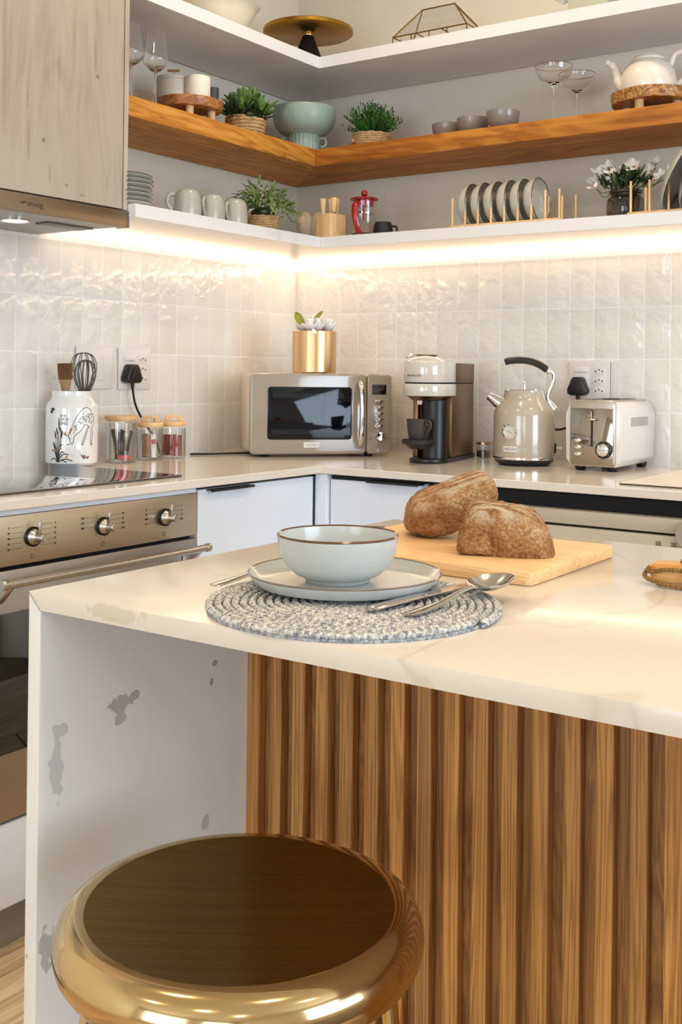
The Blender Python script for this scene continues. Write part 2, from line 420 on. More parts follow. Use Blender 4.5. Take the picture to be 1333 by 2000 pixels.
# ------------------------------------------------------------------ room shell
def wallbox(name, x0, x1, y0, y1, z0, z1, m=None):
    return tag(M().box(x0, x1, y0, y1, z0, z1).build(name, m or PAINT), kind='structure')
wl = wallbox('wall_left', -.14, -.008, -7, .14, 0, 2.8)
wb = wallbox('wall_back', -.008, 5.4, .008, .14, 0, 2.8)
wallbox('ceiling', -.14, 5.54, -7.14, .14, 2.8, 2.9)
fl = wallbox('floor', -.14, 5.54, -7.14, .14, -.1, -.012, plain('floor_screed', '#6e5c48', .9))
# right wall with an opening, front wall with two openings
for nm, bxs in (('wall_right', [(5.4, 5.54, -7, -3.1, 0, 2.8), (5.4, 5.54, -.9, .14, 0, 2.8), (5.4, 5.54, -3.1, -.9, 0, .65), (5.4, 5.54, -3.1, -.9, 2.35, 2.8)]),
                ('wall_front', [(-.14, .55, -7.14, -7, 0, 2.8), (2.45, 3.35, -7.14, -7, 0, 2.8), (4.85, 5.54, -7.14, -7, 0, 2.8),
                                (.55, 2.45, -7.14, -7, 0, .5), (.55, 2.45, -7.14, -7, 2.4, 2.8), (3.35, 4.85, -7.14, -7, 0, .5), (3.35, 4.85, -7.14, -7, 2.4, 2.8)])):
    b = M()
    for q in bxs: b.box(*q)
    tag(b.build(nm, PAINT), kind='structure')
for i, (x0, x1) in enumerate(((.55, 2.45), (3.35, 4.85))):
    b = M(); xm = (x0+x1)/2
    for q in ((x0, x1, .5, .56), (x0, x1, 2.34, 2.4), (x0, x0+.06, .5, 2.4), (x1-.06, x1, .5, 2.4), (xm-.03, xm+.03, .5, 2.4)): b.box(q[0], q[1], -7.09, -7.04, q[2], q[3])
    tag(b.build('window_%d' % (i+1), PLASTW), kind='structure')
b = M()
for q in ((-3.1, -.9, .65, .71), (-3.1, -.9, 2.29, 2.35), (-3.1, -3.04, .65, 2.35), (-.96, -.9, .65, 2.35), (-2.03, -1.97, .65, 2.35)): b.box(5.45, 5.5, q[0], q[1], q[2], q[3])
tag(b.build('window_3', PLASTW), kind='structure')

# floor planks
pl0 = M().box(-.0985, .0985, -.895, .895, -.012, 0).build('plank', FLOORM, fl, bevel=.002, seg=1)
pl0.location = (.7, -1.6, 0)
for ix in range(-3, 10):
    for iy in range(-3, 2):
        if ix == 0 and iy == 0: continue
        link(pl0, fl, (.7+ix*.2, -1.6+iy*1.8+(.6 if ix % 3 == 1 else (1.2 if ix % 3 == 2 else 0)), 0)) if -.0 < .7+ix*.2 else None

# wall tiles: 75 x 150 mm pitch, four courses between worktop and shelf
TW, TH = .0753, .150
def tile_mesh(w, wob):
    m = M(); nx, nz = 3, 5; v = []; f = []
    for k in range(nz+1):
        for i in range(nx+1):
            u, t = i/nx, k/nz; e = min(u, 1-u, t, 1-t)
            v.append(((u-.5)*w, -.0058-(wob*random.uniform(-1, 1)+.0020 if e > 0 else 0), (t-.5)*(TH-.003)))
    for k in range(nz):
        for i in range(nx): a = k*(nx+1)+i; f.append((a, a+1, a+nx+2, a+nx+1))
    n = len(v); ring = [(0, 0), (nx, 0), (nx, nz), (0, nz)]
    c = [k*(nx+1)+i for i, k in ring]
    v += [(v[j][0]*1.02, .001, v[j][2]*1.01) for j in c]
    edge = [list(range(0, nx+1)), [k*(nx+1)+nx for k in range(nz+1)], list(range(nz*(nx+1)+nx, nz*(nx+1)-1, -1)), [k*(nx+1) for k in range(nz, -1, -1)]]
    for q in range(4): f.append(tuple([n+q]+edge[q]+[n+(q+1) % 4]))
    m.add(v, f); return m
protos = [tile_mesh(TW-.0036, .0006).build('tile', TILE, wb, angle=50) for _ in range(5)]
cut = tile_mesh(.0372, .0004).build('tile', TILE, wb, angle=50)
used = set()
def put_tile(p, par, loc, rz):
    if p.name not in used: used.add(p.name); o = p; o.parent = par; o.location = loc; o.rotation_euler = (0, 0, rz); return
    link(p, par, loc, (0, 0, rz))
for r in range(4):
    z = .9+TH*(r+.5)
    put_tile(cut, wb, (.0202, 0, z), 0)
    for k in range(22): put_tile(random.choice(protos), wb, (.040+TW*(k+.5), 0, z), 0)
    for k in range(23): put_tile(random.choice(protos), wl, (0, -.0025-TW*(k+.5), z), PI/2)
g1 = M().box(-.008, .0052, -1.76, 0, .9, 1.529).build('grout', GROUT, wl)
g2 = M().box(.0052, 1.76, -.0052, .008, .9, 1.529).build('grout', GROUT, wb)

# ------------------------------------------------------------------ worktop, base units, oven, hob
wt = M().prism([(-.003, .003), (-.003, -2.4), (.578, -2.4), (.578, -.65), (2.6, -.65), (2.6, .003)], .88, .9).build('kitchen_worktop', COUNTER, bevel=.0015, seg=1)
tag(wt, 'long cream quartz worktop turning the corner below the tiles', 'worktop')

cb = thing('corner_cabinet', 'white base cabinet between oven and corner with black lip pull', 'cabinet', (0, 0, 0))
M().box(.0, .538, -1.114, -.02, .10, .868).build('carcass', CABW, cb)
M().box(.540, .558, -1.113, -.652, .104, .872).build('door', CABW, cb, bevel=.001, seg=1)
M().prism([(.545, .8715), (.578, .8715), (.578, .866), (.574, .866), (.574, .8695), (.545, .8695)], -1.085, -.925, 'y').build('pull', BLACK, cb)
kb = thing('rear_cabinet', 'white base cabinet beside the dishwasher under the rear worktop', 'cabinet', (0, 0, 0))
M().box(.60, .886, -.61, -.02, .10, .868).build('carcass', CABW, kb)
M().box(.602, .884, -.632, -.612, .104, .866).build('door', CABW, kb, bevel=.001, seg=1)
M().box(.560, .5985, -.645, -.612, .104, .879).build('filler_panel', CABW, kb, bevel=.001, seg=1)
M().box(.604, .884, -.626, -.616, .8665, .8785).build('finger_recess', DARK, kb)
M().prism([(-.62, .8712), (-.655, .8712), (-.655, .8655), (-.651, .8655), (-.651, .8692), (-.62, .8692)], .73, .886, 'x').build('pull', BLACK, kb)

dw = thing('dishwasher', 'built-in dishwasher with champagne front and long black handle slot', 'dishwasher', (0, 0, 0))
CHAMP = plain('champagne_panel', '#bcb09c', .35, var=.01)
M().box(.892, 1.62, -.60, -.02, .10, .872).build('body', DARK, dw)
M().box(.892, 1.62, -.640, -.603, .805, .838).build('control_strip', CHAMP, dw, bevel=.002)
M().box(.892, 1.62, -.640, -.603, .12, .7995).build('door', CHAMP, dw, bevel=.002)
M().lathe([(0, 0), (.030, 0), (.032, .004), (.032, .010), (0, .010)], 32, mat=T(1.575, -.652, .805, rx=-PI/2)).build('round_handle_insert', plain('satin_knob', '#b0a698', .35), dw, bevel=0)
for x in (1.503, 1.538):
    mk = M()
    for k in range(3): mk.box(x-.006, x+.006, -.6408, -.640, .777+k*.0035, .7785+k*.0035)
    mk.build('printed_symbol', PRINT, dw)
pk = thing('plinth', 'grey kickboard along the floor under the base units', 'plinth', (0, 0, 0))
M().box(.50, .515, -2.4, -.58, .001, .098).build('kickboard', KGREY, pk); M().box(.50, 2.4, -.595, -.58, .001, .098).build('kickboard', KGREY, pk)

ov = thing('oven', 'stainless steel built-in oven with three pointer knobs under the black hob', 'oven', (0, 0, 0))
M().box(.02, .536, -1.716, -1.118, .275, .872).build('body', DARK, ov)
cp = M().box(.538, .560, -1.718, -1.118, .768, .866).build('control_panel', STEEL, ov, bevel=.0012, seg=2)
M().box(.53, .556, -1.718, -1.118, .867, .8785).build('top_filler_strip', CABW, ov)
dr = M().box(.538, .560, -1.718, -1.118, .271, .760).build('door', metal('oven_door_steel', '#b3aaa1', .36, 'y', bstr=.04), ov, bevel=.0012)
M().box(.558, .5615, -1.718, -1.150, .402, .677).build('door_glass', BGLASS, dr, bevel=.0008)
hb = M().tube([(.612, -1.71, .745), (.612, -1.14, .745)], .0085, 16).build('handle', STEELX, ov)
for y in (-1.692, -1.158):
    M().prism([(.5605, .700), (.5605, .728), (.6045, .752), (.6125, .740), (.572, .700)], y-.009, y+.009, 'y').build('bracket', STEELX, hb, bevel=.0015)
for y in (-1.712, -1.138): M().tube([(.612, y-.007, .745), (.612, y+.007, .745)], .0098, 16).build('end_cap', STEELX, hb, bevel=.001)
def knob(y, ang):
    k = M().lathe([(0, 0), (.020, 0), (.020, .006), (.0185, .008)], 24, mat=T(.560, y, .820, ry=PI/2)).build('knob', BLACK, ov)
    M().lathe([(.0175, .007), (.013, .014), (.0085, .020), (.0080, .034), (.0065, .036), (0, .036)], 24, mat=T(.560, y, .820, ry=PI/2)).build('hub', STEELX, k)
    c = M().box(-.0022, .0022, -.0035, .0035, 0, .030, mat=T(.583, y, .822, rx=ang)).build('pointer', STEELX, k, bevel=.0018)
for y, a in ((-1.604, .0), (-1.415, .12), (-1.228, -.05)): knob(y, a)
def dial_marks(y, l, r, bottom, top):
    m = M()
    for k in range(5):
        z = .842-k*.0105
        if k < l: m.box(.5602, .5605, y-.052, y-.024, z-.0003, z+.0003)
        if k < r: m.box(.5602, .5605, y+.024, y+.052, z-.0003, z+.0003)
    for k in range(6): a = -.9+k*.36; m.box(.5602, .5606, y+.026*math.sin(a+PI)-.0008, y+.026*math.sin(a+PI)+.0008, .82+.026*math.cos(a+PI)-.0008, .82+.026*math.cos(a+PI)+.0008)
    m.build('dial_line', PRINT, cp)
    for k in range(5):
        z = .842-k*.0105
        if k < l: text('numeral', bottom[k], .0062, PRINT, cp, (.5606, y-.058, z), (PI/2, 0, PI/2))
        if k < r: text('numeral', top[k], .0062, PRINT, cp, (.5606, y+.058, z), (PI/2, 0, PI/2))
    rg = M().tube([(.5606, y+.0045*math.cos(2*PI*q/12), .782+.0045*math.sin(2*PI*q/12)) for q in range(12)], .0004, 4, True); rg.build('symbol', PRINT, cp)
dial_marks(-1.604, 5, 5, ['0', '90', '80', '70', '60'], ['5', '15', '25', '35', '45'])
dial_marks(-1.415, 3, 4, ['250', '225', '200'], ['50', '75', '100', '150'])
dial_marks(-1.228, 4, 4, ['II', 'III', '000', 'oo'], ['I', 'o', '8', '88'])
text('symbol', '-', .012, PRINT, cp, (.5606, -1.335, .826), (PI/2, 0, PI/2))
od = thing('oven_base_drawer', 'white drawer front below the oven above the kickboard', 'drawer', (0, 0, 0))
M().box(.02, .538, -1.716, -1.118, .102, .262).build('drawer_box', CABW, od); M().box(.540, .558, -1.716, -1.118, .100, .264).build('drawer_front', CABW, od, bevel=.001)
nb = thing('base_cabinet', 'white base cabinet past the oven on the hob wall', 'cabinet', (0, 0, 0))
M().box(.02, .538, -2.38, -1.722, .10, .872).build('carcass', CABW, nb); M().box(.540, .558, -2.38, -1.722, .104, .866).build('door', CABW, nb)

hob = thing('induction_hob', 'glossy black glass hob set in the worktop above the oven', 'hob', (0, 0, 0))
M().prism(rrect(.065, .505, -1.72, -.991-.118, .006, 3), .9, .9045).build('glass_plate', BGLASS, hob, bevel=.001)

cm = tag(M().prism([(1.389, -.577), (2.05, -.577), (2.05, -.03), (1.389, -.03)], .9, .904).build('draining_mat', plain('cream_mat', '#e2d8cb', .3, var=.01)), 'thin cream mat with a dark front edge on worktop by toaster', 'mat')
M().box(1.389, 2.05, -.5785, -.577, .9002, .9028).build('edge_trim', plain('dark_edge', '#3a2a18', .5), cm)

# ------------------------------------------------------------------ island
iw = thing('island_worktop', 'cream veined quartz island top with mitred waterfall end', 'worktop', (0, 0, 0))
M().prism([(1.3029, .9), (1.3029, .8999), (1.3229, .8801), (2.75, .8801), (2.75, .9)], -2.226, -1.434, 'y').build('top_slab', ISLANDQ, iw, bevel=.0016, seg=2, bang=50)
M().prism([(1.3029, .8994), (1.3029, .001), (1.3229, .001), (1.3229, .8794)], -2.226, -1.434, 'y').build('waterfall_end_panel', PANELQ, iw, bevel=.0016, seg=2, bang=40)
M().prism([(1.3029, .8993), (1.3033, .8997), (1.3231, .8799), (1.3227, .8795)], -2.2264, -2.2255, 'y').build('mitre_joint', plain('joint_line', '#8d7f6a', .6), iw)
ic = thing('kitchen_island', 'island base clad in upright oak slats beneath the quartz top', 'island cabinet', (0, 0, 0))
M().box(1.325, 2.70, -1.823, -1.46, .0, .8795).build('carcass', CABW, ic)
M().box(1.3235, 2.70, -1.836, -1.824, .002, .8798).build('back_board', OAKB, ic)
sl = M().box(-.0102, .0102, -.0170, 0, -.438, .438).build('slat', OAK, ic, bevel=.0009, seg=1)
sl.location = (1.3335, -1.8362, .4415)
for k in range(1, 35): link(sl, ic, (1.3335+.0139+.0398*k-.0139-.0005, -1.8362-random.uniform(0, .0008), .4415))

# ------------------------------------------------------------------ shelves, wall cabinet, hood, led
ls = thing('lower_shelf', 'white corner shelf carrying crockery with led strip beneath', 'shelf', (0, 0, 0))
M().box(0, .365, -1.138, -.001, 1.529, 1.562).build('shelf_board', SHELFW, ls, bevel=.0008, seg=1)
M().box(.3655, 2.3, -.365, -.001, 1.529, 1.562).build('shelf_board', SHELFW, ls, bevel=.0008, seg=1)
ws = thing('wooden_shelf', 'thick honey oak corner shelf between the two white shelves', 'shelf', (0, 0, 0))
M().prism([(0, -.001), (0, -1.138), (.2905, -1.138), (.2905, -.2915), (.001, -.001)], 1.796, 1.848).build('shelf_board', SHELF_Y, ws, bevel=.0008, seg=1)
M().prism([(.0012, -.001), (.2912, -.291), (2.3, -.291), (2.3, -.001)], 1.796, 1.848).build('shelf_board', SHELF_X, ws, bevel=.0008, seg=1)
ts = thing('upper_shelf', 'topmost white corner shelf above the oak one', 'shelf', (0, 0, 0))
M().box(0, .325, -1.138, -.001, 2.088, 2.124).build('shelf_board', SHELFW, ts, bevel=.0008, seg=1)
M().box(.3255, 2.3, -.325, -.001, 2.088, 2.124).build('shelf_board', SHELFW, ts, bevel=.0008, seg=1)
for nm, lab, bx in (('led_strip', 'warm glowing led strip under the shelf on the hob wall', (.004, .020, -1.12, -.004, 1.5195, 1.5285)),
                ('led_strip', 'warm glowing led strip under the shelf on the microwave wall', (.022, 1.95, -.020, -.004, 1.5195, 1.5285))):
    tag(M().box(*bx).build(nm, LEDM), lab, 'led light')

wc = thing('wall_cabinet', 'grey washed oak wall cabinet above the cooker hood', 'cabinet', (0, 0, 0))
M().box(.002, .318, -1.735, -1.142, 1.5465, 2.72).build('carcass', CABW, wc)
M().box(.319, .339, -1.155, -1.1405, 1.546, 2.72).build('end_panel_edge', GREYOAK, wc, bevel=.0006, seg=1)
M().box(.002, .3185, -1.1415, -1.1392, 1.546, 2.72).build('end_panel', GREYOAK, wc)
M().box(.319, .340, -1.735, -1.1585, 1.5475, 2.72).build('door', GREYOAK, wc, bevel=.0008, seg=1)
wc2 = thing('wall_cabinet', 'grey oak wall cabinet beyond the hood cabinet', 'cabinet', (0, 0, 0))
M().box(.002, .318, -2.33, -1.737, 1.5465, 2.72).build('carcass', CABW, wc2); M().box(.319, .340, -2.33, -1.739, 1.5475, 2.72).build('door', GREYOAK, wc2)
hd = thing('cooker_hood', 'slim built-in cooker hood with bronze front strip and round lamp', 'cooker hood', (0, 0, 0))
M().box(.012, .322, -1.735, -1.1425, 1.507, 1.5455).build('body', metal('hood_grey', '#a7a49d', .45), hd)
M().box(.323, .343, -1.737, -1.140, 1.503, 1.5435).build('front_strip', BRONZE, hd, bevel=.001)
M().box(.30, .3445, -1.1395, -1.1380, 1.5035, 1.5430).build('end_cap', plain('hood_end_grey', '#a9a8ab', .4), hd)
M().box(.19, .24, -1.30, -1.16, 1.5030, 1.5068).build('control_module', plain('hood_control', '#6f675c', .4), hd, bevel=.001)
lm = M().lathe([(0, 0), (.030, 0), (.030, .002), (0, .002)], 32, c=(.19, -1.36, 1.5048)).build('lamp', LAMPM, hd)
M().lathe([(.030, .0), (.036, -.001), (.036, .003), (.030, .003)], 32, c=(.19, -1.36, 1.504)).build('lamp_ring', CHROME, lm)
text('logo', 'smeg', .018, PRINT, hd, (.3434, -1.428, 1.523), (PI/2, 0, PI/2), sx=1.25)
lg = M()
for k in range(3): lg.ball((.3432, -1.466+.005*k, 1.5225+.0015*k), .0022, 8, 6)
lg.build('logo', PRINT, hd)

# ------------------------------------------------------------------ sockets and plugs
def faceplate(name, label, cat, w, h, cx, cz, wall):
    t = thing(name, label, cat, (cx, -.009, cz) if wall == 'b' else (.009, cx, cz), 0 if wall == 'b' else PI/2)
    M().prism(rrect(-w/2, w/2, -h/2, h/2, .003, 2), -.006, .0005, 'y').build('cover_plate', PLASTW, t, bevel=.0015)
    return t
def sock(t, dx):
    M().box(dx+.008, dx+.052, -.0068, -.0055, -.048, .038).build('outlet_module', PLASTW, t, bevel=.0004)
    hol = []
    for k in range(3):
        z = .026-k*.0285
        o = M().prism([(dx+.030+.019*math.cos(a)*(1 if abs(math.cos(a)) < .8 else .95), z+.0115*math.sin(a)) for a in [q*PI/8 for q in range(16)]], -.0074, -.006, 'y').build('outlet', PLASTW, t, bevel=.0004)
        h = M()
        for px, pz in ((-.010, 0), (0, .004), (.010, 0)): h.tube([(dx+.030+px, -.0078, z+pz), (dx+.030+px, -.0070, z+pz)], .0022, 10)
        h.build('pin_hole', BLACKM, o)
    M().box(dx-.046, dx-.002, -.0068, -.0055, -.048, .038).build('outlet_module', PLASTW, t, bevel=.0004)
    M().prism([(-.0068, .022), (-.0110, .024), (-.0090, .038), (-.0068, .038)], dx-.045, dx-.003, 'x').build('rocker_switch', PLASTW, t, bevel=.0005)
s1 = faceplate('wall_socket', 'white wall socket plate holding the black plug behind the toaster', 'socket', .125, .11, 1.085, 1.139, 'b'); sock(s1, 0)
M().prism(rrect(.064, .082, -.055, .055, .002, 2), -.004, .0005, 'y').build('side_plate', PLASTW, s1, bevel=.001)
s2 = faceplate('wall_socket', 'white wall socket plate with a black plug above the glass jars', 'socket', .128, .118, -.786, 1.157, 'l'); sock(s2, 0)
s3 = faceplate('isolator_switch', 'blank white switch plate on tiles behind the whisk', 'switch', .134, .118, -.940, 1.159, 'l')
M().box(-.03, .03, -.0085, -.0055, -.036, .036).build('switch_module', PLASTW, s3, bevel=.0006); M().box(-.008, .008, -.0105, -.0082, .012, .017).build('rocker_switch', PLASTW, s3, bevel=.0005)
def plug(loc, rz, label, pts):
    t = thing('power_plug', label, 'plug', loc, rz)
    tri = [(-.012, .028), (.012, .028), (.017, .022), (.030, -.010), (.029, -.020), (.020, -.026), (-.020, -.026), (-.029, -.020), (-.030, -.010), (-.017, .022)]
    M().prism(tri, -.030, 0, 'y').build('plug_body', BLACK, t, bevel=.004, seg=3)
    M().prism([(p[0]*.6, p[1]*.6-.001) for p in tri], -.033, -.029, 'y').build('plug_face', BLACKM, t, bevel=.001)
    M().tube([(0, -.018, -.022), (0, -.018, -.042)], [.0065, .0045], 10).build('strain_relief', BLACK, t)
    M().tube(curve(pts, 8), .0032, 8).build('cable', BLACKM, t)
plug((1.058, -.017, 1.120), 0, 'black three-pin plug in the socket behind the toaster', [(0, -.018, -.04), (.004, -.018, -.09), (.01, -.03, -.16), (.03, -.04, -.20), (.08, -.04, -.2165)])
plug((.017, -.816, 1.142), PI/2, 'black three-pin plug above the jars with cable running down', [(0, -.018, -.04), (.012, -.02, -.09), (.045, -.022, -.14), (.085, -.025, -.185), (.10, -.03, -.225), (.11, -.03, -.238)])

# ------------------------------------------------------------------ counter: utensil jar
JX, JY = .082, -1.080
jar = thing('utensil_jar', 'tall white ceramic jar printed with a grazing spotted deer', 'jar', (JX, JY, .9045), 0); jar.scale = (.93, .93, .985)
M().lathe([(0, 0), (.064, 0), (.0715, .006), (.073, .015), (.0735, .10), (.0735, .150), (.071, .160), (.060, .174), (.0575, .180), (.0575, .195), (.0555, .196), (.054, .194), (.054, .178), (.068, .155), (.069, .10), (.068, .012), (0, .010)], 48).build('jar_body', CERW, jar)
def on_jar(pts, w=.0006, r=.0738, base=0.0):
    """ribbon drawn on the jar wall; pts = (arc metres, height), arc 0 faces the room"""
    a0 = math.atan2(-3.065-JY, 2.317-JX); out = []
    P = [Vector((p[0], p[1], 0)) for p in pts]; P = curve(P, 4) if len(P) > 2 else P
    v = []; f = []
    for i, p in enumerate(P):
        a = P[max(0, i-1)]; b = P[min(len(P)-1, i+1)]; t = (b-a).normalized(); nn = Vector((-t.y, t.x, 0))
        ww = w*(1 if not isinstance(w, tuple) else 1)
        for sg in (-1, 1):
            q = p+nn*sg*ww; an = a0+q.x/.0735; v.append((r*math.cos(an), r*math.sin(an), q.y))
    for i in range(len(P)-1): f.append((2*i, 2*i+1, 2*i+3, 2*i+2))
    return v, f
def blob_on(cx, cz, rx, rz_, rot=0, r=.0739, n=9):
    a0 = math.atan2(-3.065-JY, 2.317-JX); v = []
    for k in range(n):
        a = 2*PI*k/n; x = rx*math.cos(a); z = rz_*math.sin(a); X = cx+x*math.cos(rot)-z*math.sin(rot); Z = cz+x*math.sin(rot)+z*math.cos(rot)
        v.append((r*math.cos(a0+X/.0735), r*math.sin(a0+X/.0735), Z))
    return v, [tuple(range(n))]
deer = M(); rr_ = random.Random(3)
for pl in ([(.058, .140), (.050, .150), (.038, .153), (.024, .145), (.008, .122), (-.002, .098), (-.006, .090)], [(.062, .138), (.066, .128), (.065, .106), (.060, .098)],
           [(.060, .100), (.063, .085), (.061, .068), (.0600, .055)], [(.055, .100), (.056, .085), (.055, .068), (.0572, .055)], [(.052, .104), (.044, .092), (.038, .074), (.030, .056)], [(.046, .104), (.040, .090), (.033, .074), (.027, .056)],
           [(.052, .102), (.036, .108), (.024, .092), (.010, .082), (.004, .072)], [(-.006, .090), (-.009, .080), (-.004, .062), (.002, .058), (.005, .072)], [(-.010, .078), (-.004, .070)]): deer.add(*on_jar(pl, .0007))
for k in range(95):
    t = rr_.random(); u = rr_.uniform(-.8, .8)
    bx, bz = ((.030+.034*t), (.128-.006*t+u*.017)) if rr_.random() < .6 else (.003+.03*t, (.094+.034*t+u*.012))
    deer.add(*blob_on(bx, bz, rr_.uniform(.0008, .0019), rr_.uniform(.0006, .0013), rr_.uniform(0, 3), n=6))
for c in ((-.009, .057), (.029, .056), (.0585, .055)): deer.add(*blob_on(c[0], c[1], .003, .0014))
deer.build('deer_print', INK, jar, flat=True)
an = M()
for pl in ([(-.006, .084), (-.003, .092), (-.006, .098)], [(-.003, .092), (.001, .098)], [(-.010, .080), (-.018, .081), (-.023, .087)], [(-.016, .081), (-.019, .089)]): an.add(*on_jar(pl, .0014))
for c in ((-.032, .047), (-.047, .040), (-.014, .024), (-.040, .072), (.036, .026), (.042, .022)): an.add(*blob_on(c[0], c[1], .0035, .0032))
an.build('antler_print', OCHRE, jar, flat=True)
pr = M(); bx0 = -.040
for x1, z1, x2, z2 in ((-.037, .118, -.036, .10), (-.034, .100, -.030, .09), (-.044, .10, -.041, .08), (-.050, .092, -.046, .07), (-.026, .095, -.030, .07), (-.052, .06, -.05, .045)):
    pr.add(*on_jar([(bx0+.002, .015), ((bx0+x2)/2, z2*.55), (x2, z2)], .0007)); pr.add(*blob_on((x1+x2)/2, (z1+z2)/2, .0022, .011, math.atan2(z1-z2, x1-x2)-PI/2))
for tip in ((-.060, .040), (-.062, .016), (-.020, .036), (-.008, .030), (.002, .014), (-.014, .010), (-.056, .058), (-.026, .056)):
    pr.add(*on_jar([(bx0, .010), ((bx0+tip[0])/2, tip[1]*.75+.008), tip], .0012))
for k in range(22): pr.add(*blob_on(rr_.uniform(-.002, .055), rr_.uniform(.026, .05), .0008, .0006, n=5))
for k in range(5): pr.add(*on_jar([(.026+k*.005, .030-k*.003), (.034+k*.004, .018+k*.002)], .0012))
pr.add(*blob_on(-.058, .148, .007, .004)); pr.add(*blob_on(-.063, .141, .005, .004))
pr.build('plant_print', INK, jar, flat=True)
a0 = math.atan2(-3.065-JY, 2.317-JX)
for body, z, s_ in (('all the', .132, .0085), ('GOOD', .122, .0115), ('TIMES', .111, .0115)):
    an_ = a0-.024/.0735
    text('printed_word', body, s_, INKG, jar, (.0741*math.cos(an_), .0741*math.sin(an_), z), (PI/2, 0, an_+PI/2), sx=.9)
def whisk(name, label, loc, rx, rz, n, R, H, wr, m):
    t = thing(name, label, 'whisk', loc, rz); t.rotation_euler[0] = rx
    M().tube([(0, 0, 0), (0, 0, .14)], [.007, .005], 12).build('handle', m, t)
    for k in range(n):
        a = PI*k/n; pts = [(0, .14)]+[(R*math.sin(PI*q/14)**.8*(1 if q else 0), .14+H*(1-math.cos(PI*q/14))/2) for q in range(1, 14)]
        L = [(r*math.cos(a), r*math.sin(a), z) for r, z in [(.004, .14), (R*.45, .14+H*.25), (R*.86, .14+H*.52), (R, .14+H*.72), (R*.75, .14+H*.93), (R*.3, .14+H), (0, .14+H*1.003)]]
        full = L+[(-x, -y, z) for x, y, z in reversed(L[:-1])]
        M().tube(curve(full, 5), wr, 6).build('wire_loop', m, t)
WIREM = metal('dark_whisk_wire', '#6d665a', .35)
whisk('balloon_whisk', 'wire balloon whisk standing in the deer jar', (JX+.012, JY+.030, .935), 0.02, .3, 5, .034, .122, .0012, WIREM)
whisk('whisk', 'short thick-looped grey whisk in the deer jar', (JX+.022, JY+.022, .925), .03, 1.1, 3, .027, .112, .0024, plain('grey_silicone', '#5c564a', .4))
br = thing('pastry_brush', 'brown bristle pastry brush leaning in the deer jar', 'brush', (JX+.004, JY-.018, .925), 0)
br.rotation_euler = (.08, -.02, .6)
M().prism([(-.006, 0), (.006, 0), (.006, .15), (.012, .185), (.0175, .205), (-.0175, .205), (-.012, .185), (-.006, .15)], -.004, .004, 'y').build('handle', wood('brush_handle_wood', '#7d5a35', '#9c774b', '#b48d5f', 'z'), br, bevel=.002)
bs = M()
for k in range(60): x = -.0165+.033*(k % 20)/19; y = -.004+.004*(k//20); bs.tube([(x, y, .203), (x*1.08+random.uniform(-.001, .001), y*1.3, .245)], .0011, 4)
tag(bs.build('bristles', plain('brown_bristle', '#8a5c33', .6, var=.3), br), kind='stuff')

# glass storage jars
def gjar(name, label, x, y, r, h, rz, grip=True):
    t = thing(name, label, 'jar', (x, y, .9), rz)
    M().lathe([(0, .001), (r*.95, .001), (r, .005), (r, h-.012), (r*.985, h-.012), (r*.985, .006), (0, .004)], 40).build('glass', JARG, t)
    lid = M().lathe([(0, h-.006), (r*.93, h-.006), (r*.93, h-.003), (r*1.03, h-.003), (r*1.06, h), (r*1.06, h+.006), (r*1.02, h+.008), (0, h+.008)], 40).build('lid', PALE, t)
    if grip: M().prism([(-.026, h+.008), (-.026, h+.022), (-.018, h+.026), (.018, h+.026), (.026, h+.022), (.026, h+.008), (.011, h+.008), (.010, h+.018), (-.010, h+.018), (-.011, h+.008)], -.009, .009, 'y').build('handle', PALE, lid, bevel=.0015)
    return t
g = 'wooden-lidded glass jars beside the hob'
ja = gjar('storage_jar', 'largest lidded glass jar filled with black sticks beside the deer jar', .092, -.912, .0435, .120, .85, False)
jb = gjar('storage_jar', 'middle lidded glass jar holding white paper sachets', .086, -.794, .0355, .098, .95)
jc = gjar('storage_jar', 'lidded glass jar of rust red sachets nearest the microwave', .090, -.703, .0355, .098, .72)
for j in (ja, jb, jc): j['group'] = g
def stick(name, lab, cat, grp, mat, w, d, h, loc, rot, m2=None):
    o = M().box(-w/2, w/2, -d/2, d/2, 0, h).build(name, mat, bevel=min(w, d)*.3, seg=1); o.location = loc; o.rotation_euler = rot
    tag(o, lab, cat, grp); return o
rr = random.Random(5)
for k in range(8):
    a = rr.uniform(0, 6.28); q = .014; ti = .22
    stick('coffee_stick', 'slim black stick inside the largest glass jar', 'stick', 'black sticks in the largest jar', BLACK, .009, .005, rr.uniform(.078, .086), (ja.location.x+q*math.cos(a), ja.location.y+q*math.sin(a), .907), (ti*math.sin(a)*-1, ti*math.cos(a), a))
stick('pink_packet', 'small coral pink packet at the bottom of the largest glass jar', 'packet', None, plain('coral', '#d8554f', .5), .036, .008, .014, (.112, -.922, .9065), (0, 0, .8))
for k in range(6):
    o = stick('sugar_sachet', 'white paper sachet with red print in the middle glass jar', 'sachet', 'white sachets in the middle jar', PAPERW, .016, .003, .066, (jb.location.x-.022+.009*k, jb.location.y+.012-.006*(k % 3)-.008, .907), (rr.uniform(-.06, .06), rr.uniform(-.1, .1), .7+rr.uniform(-.2, .2)))
    M().box(-.006, .006, -.00175, -.0014, .038, .052).build('red_print', REDP, o)
o = stick('paper_box', 'kraft paper packet with red lettering in the middle glass jar', 'packet', None, KRAFT, .024, .010, .066, (.093, -.815, .907), (0, 0, .75))
text('printed_word', 'COCOA', .011, REDP, o, (.0, -.0053, .033), (PI/2, PI/2*-1, 0))
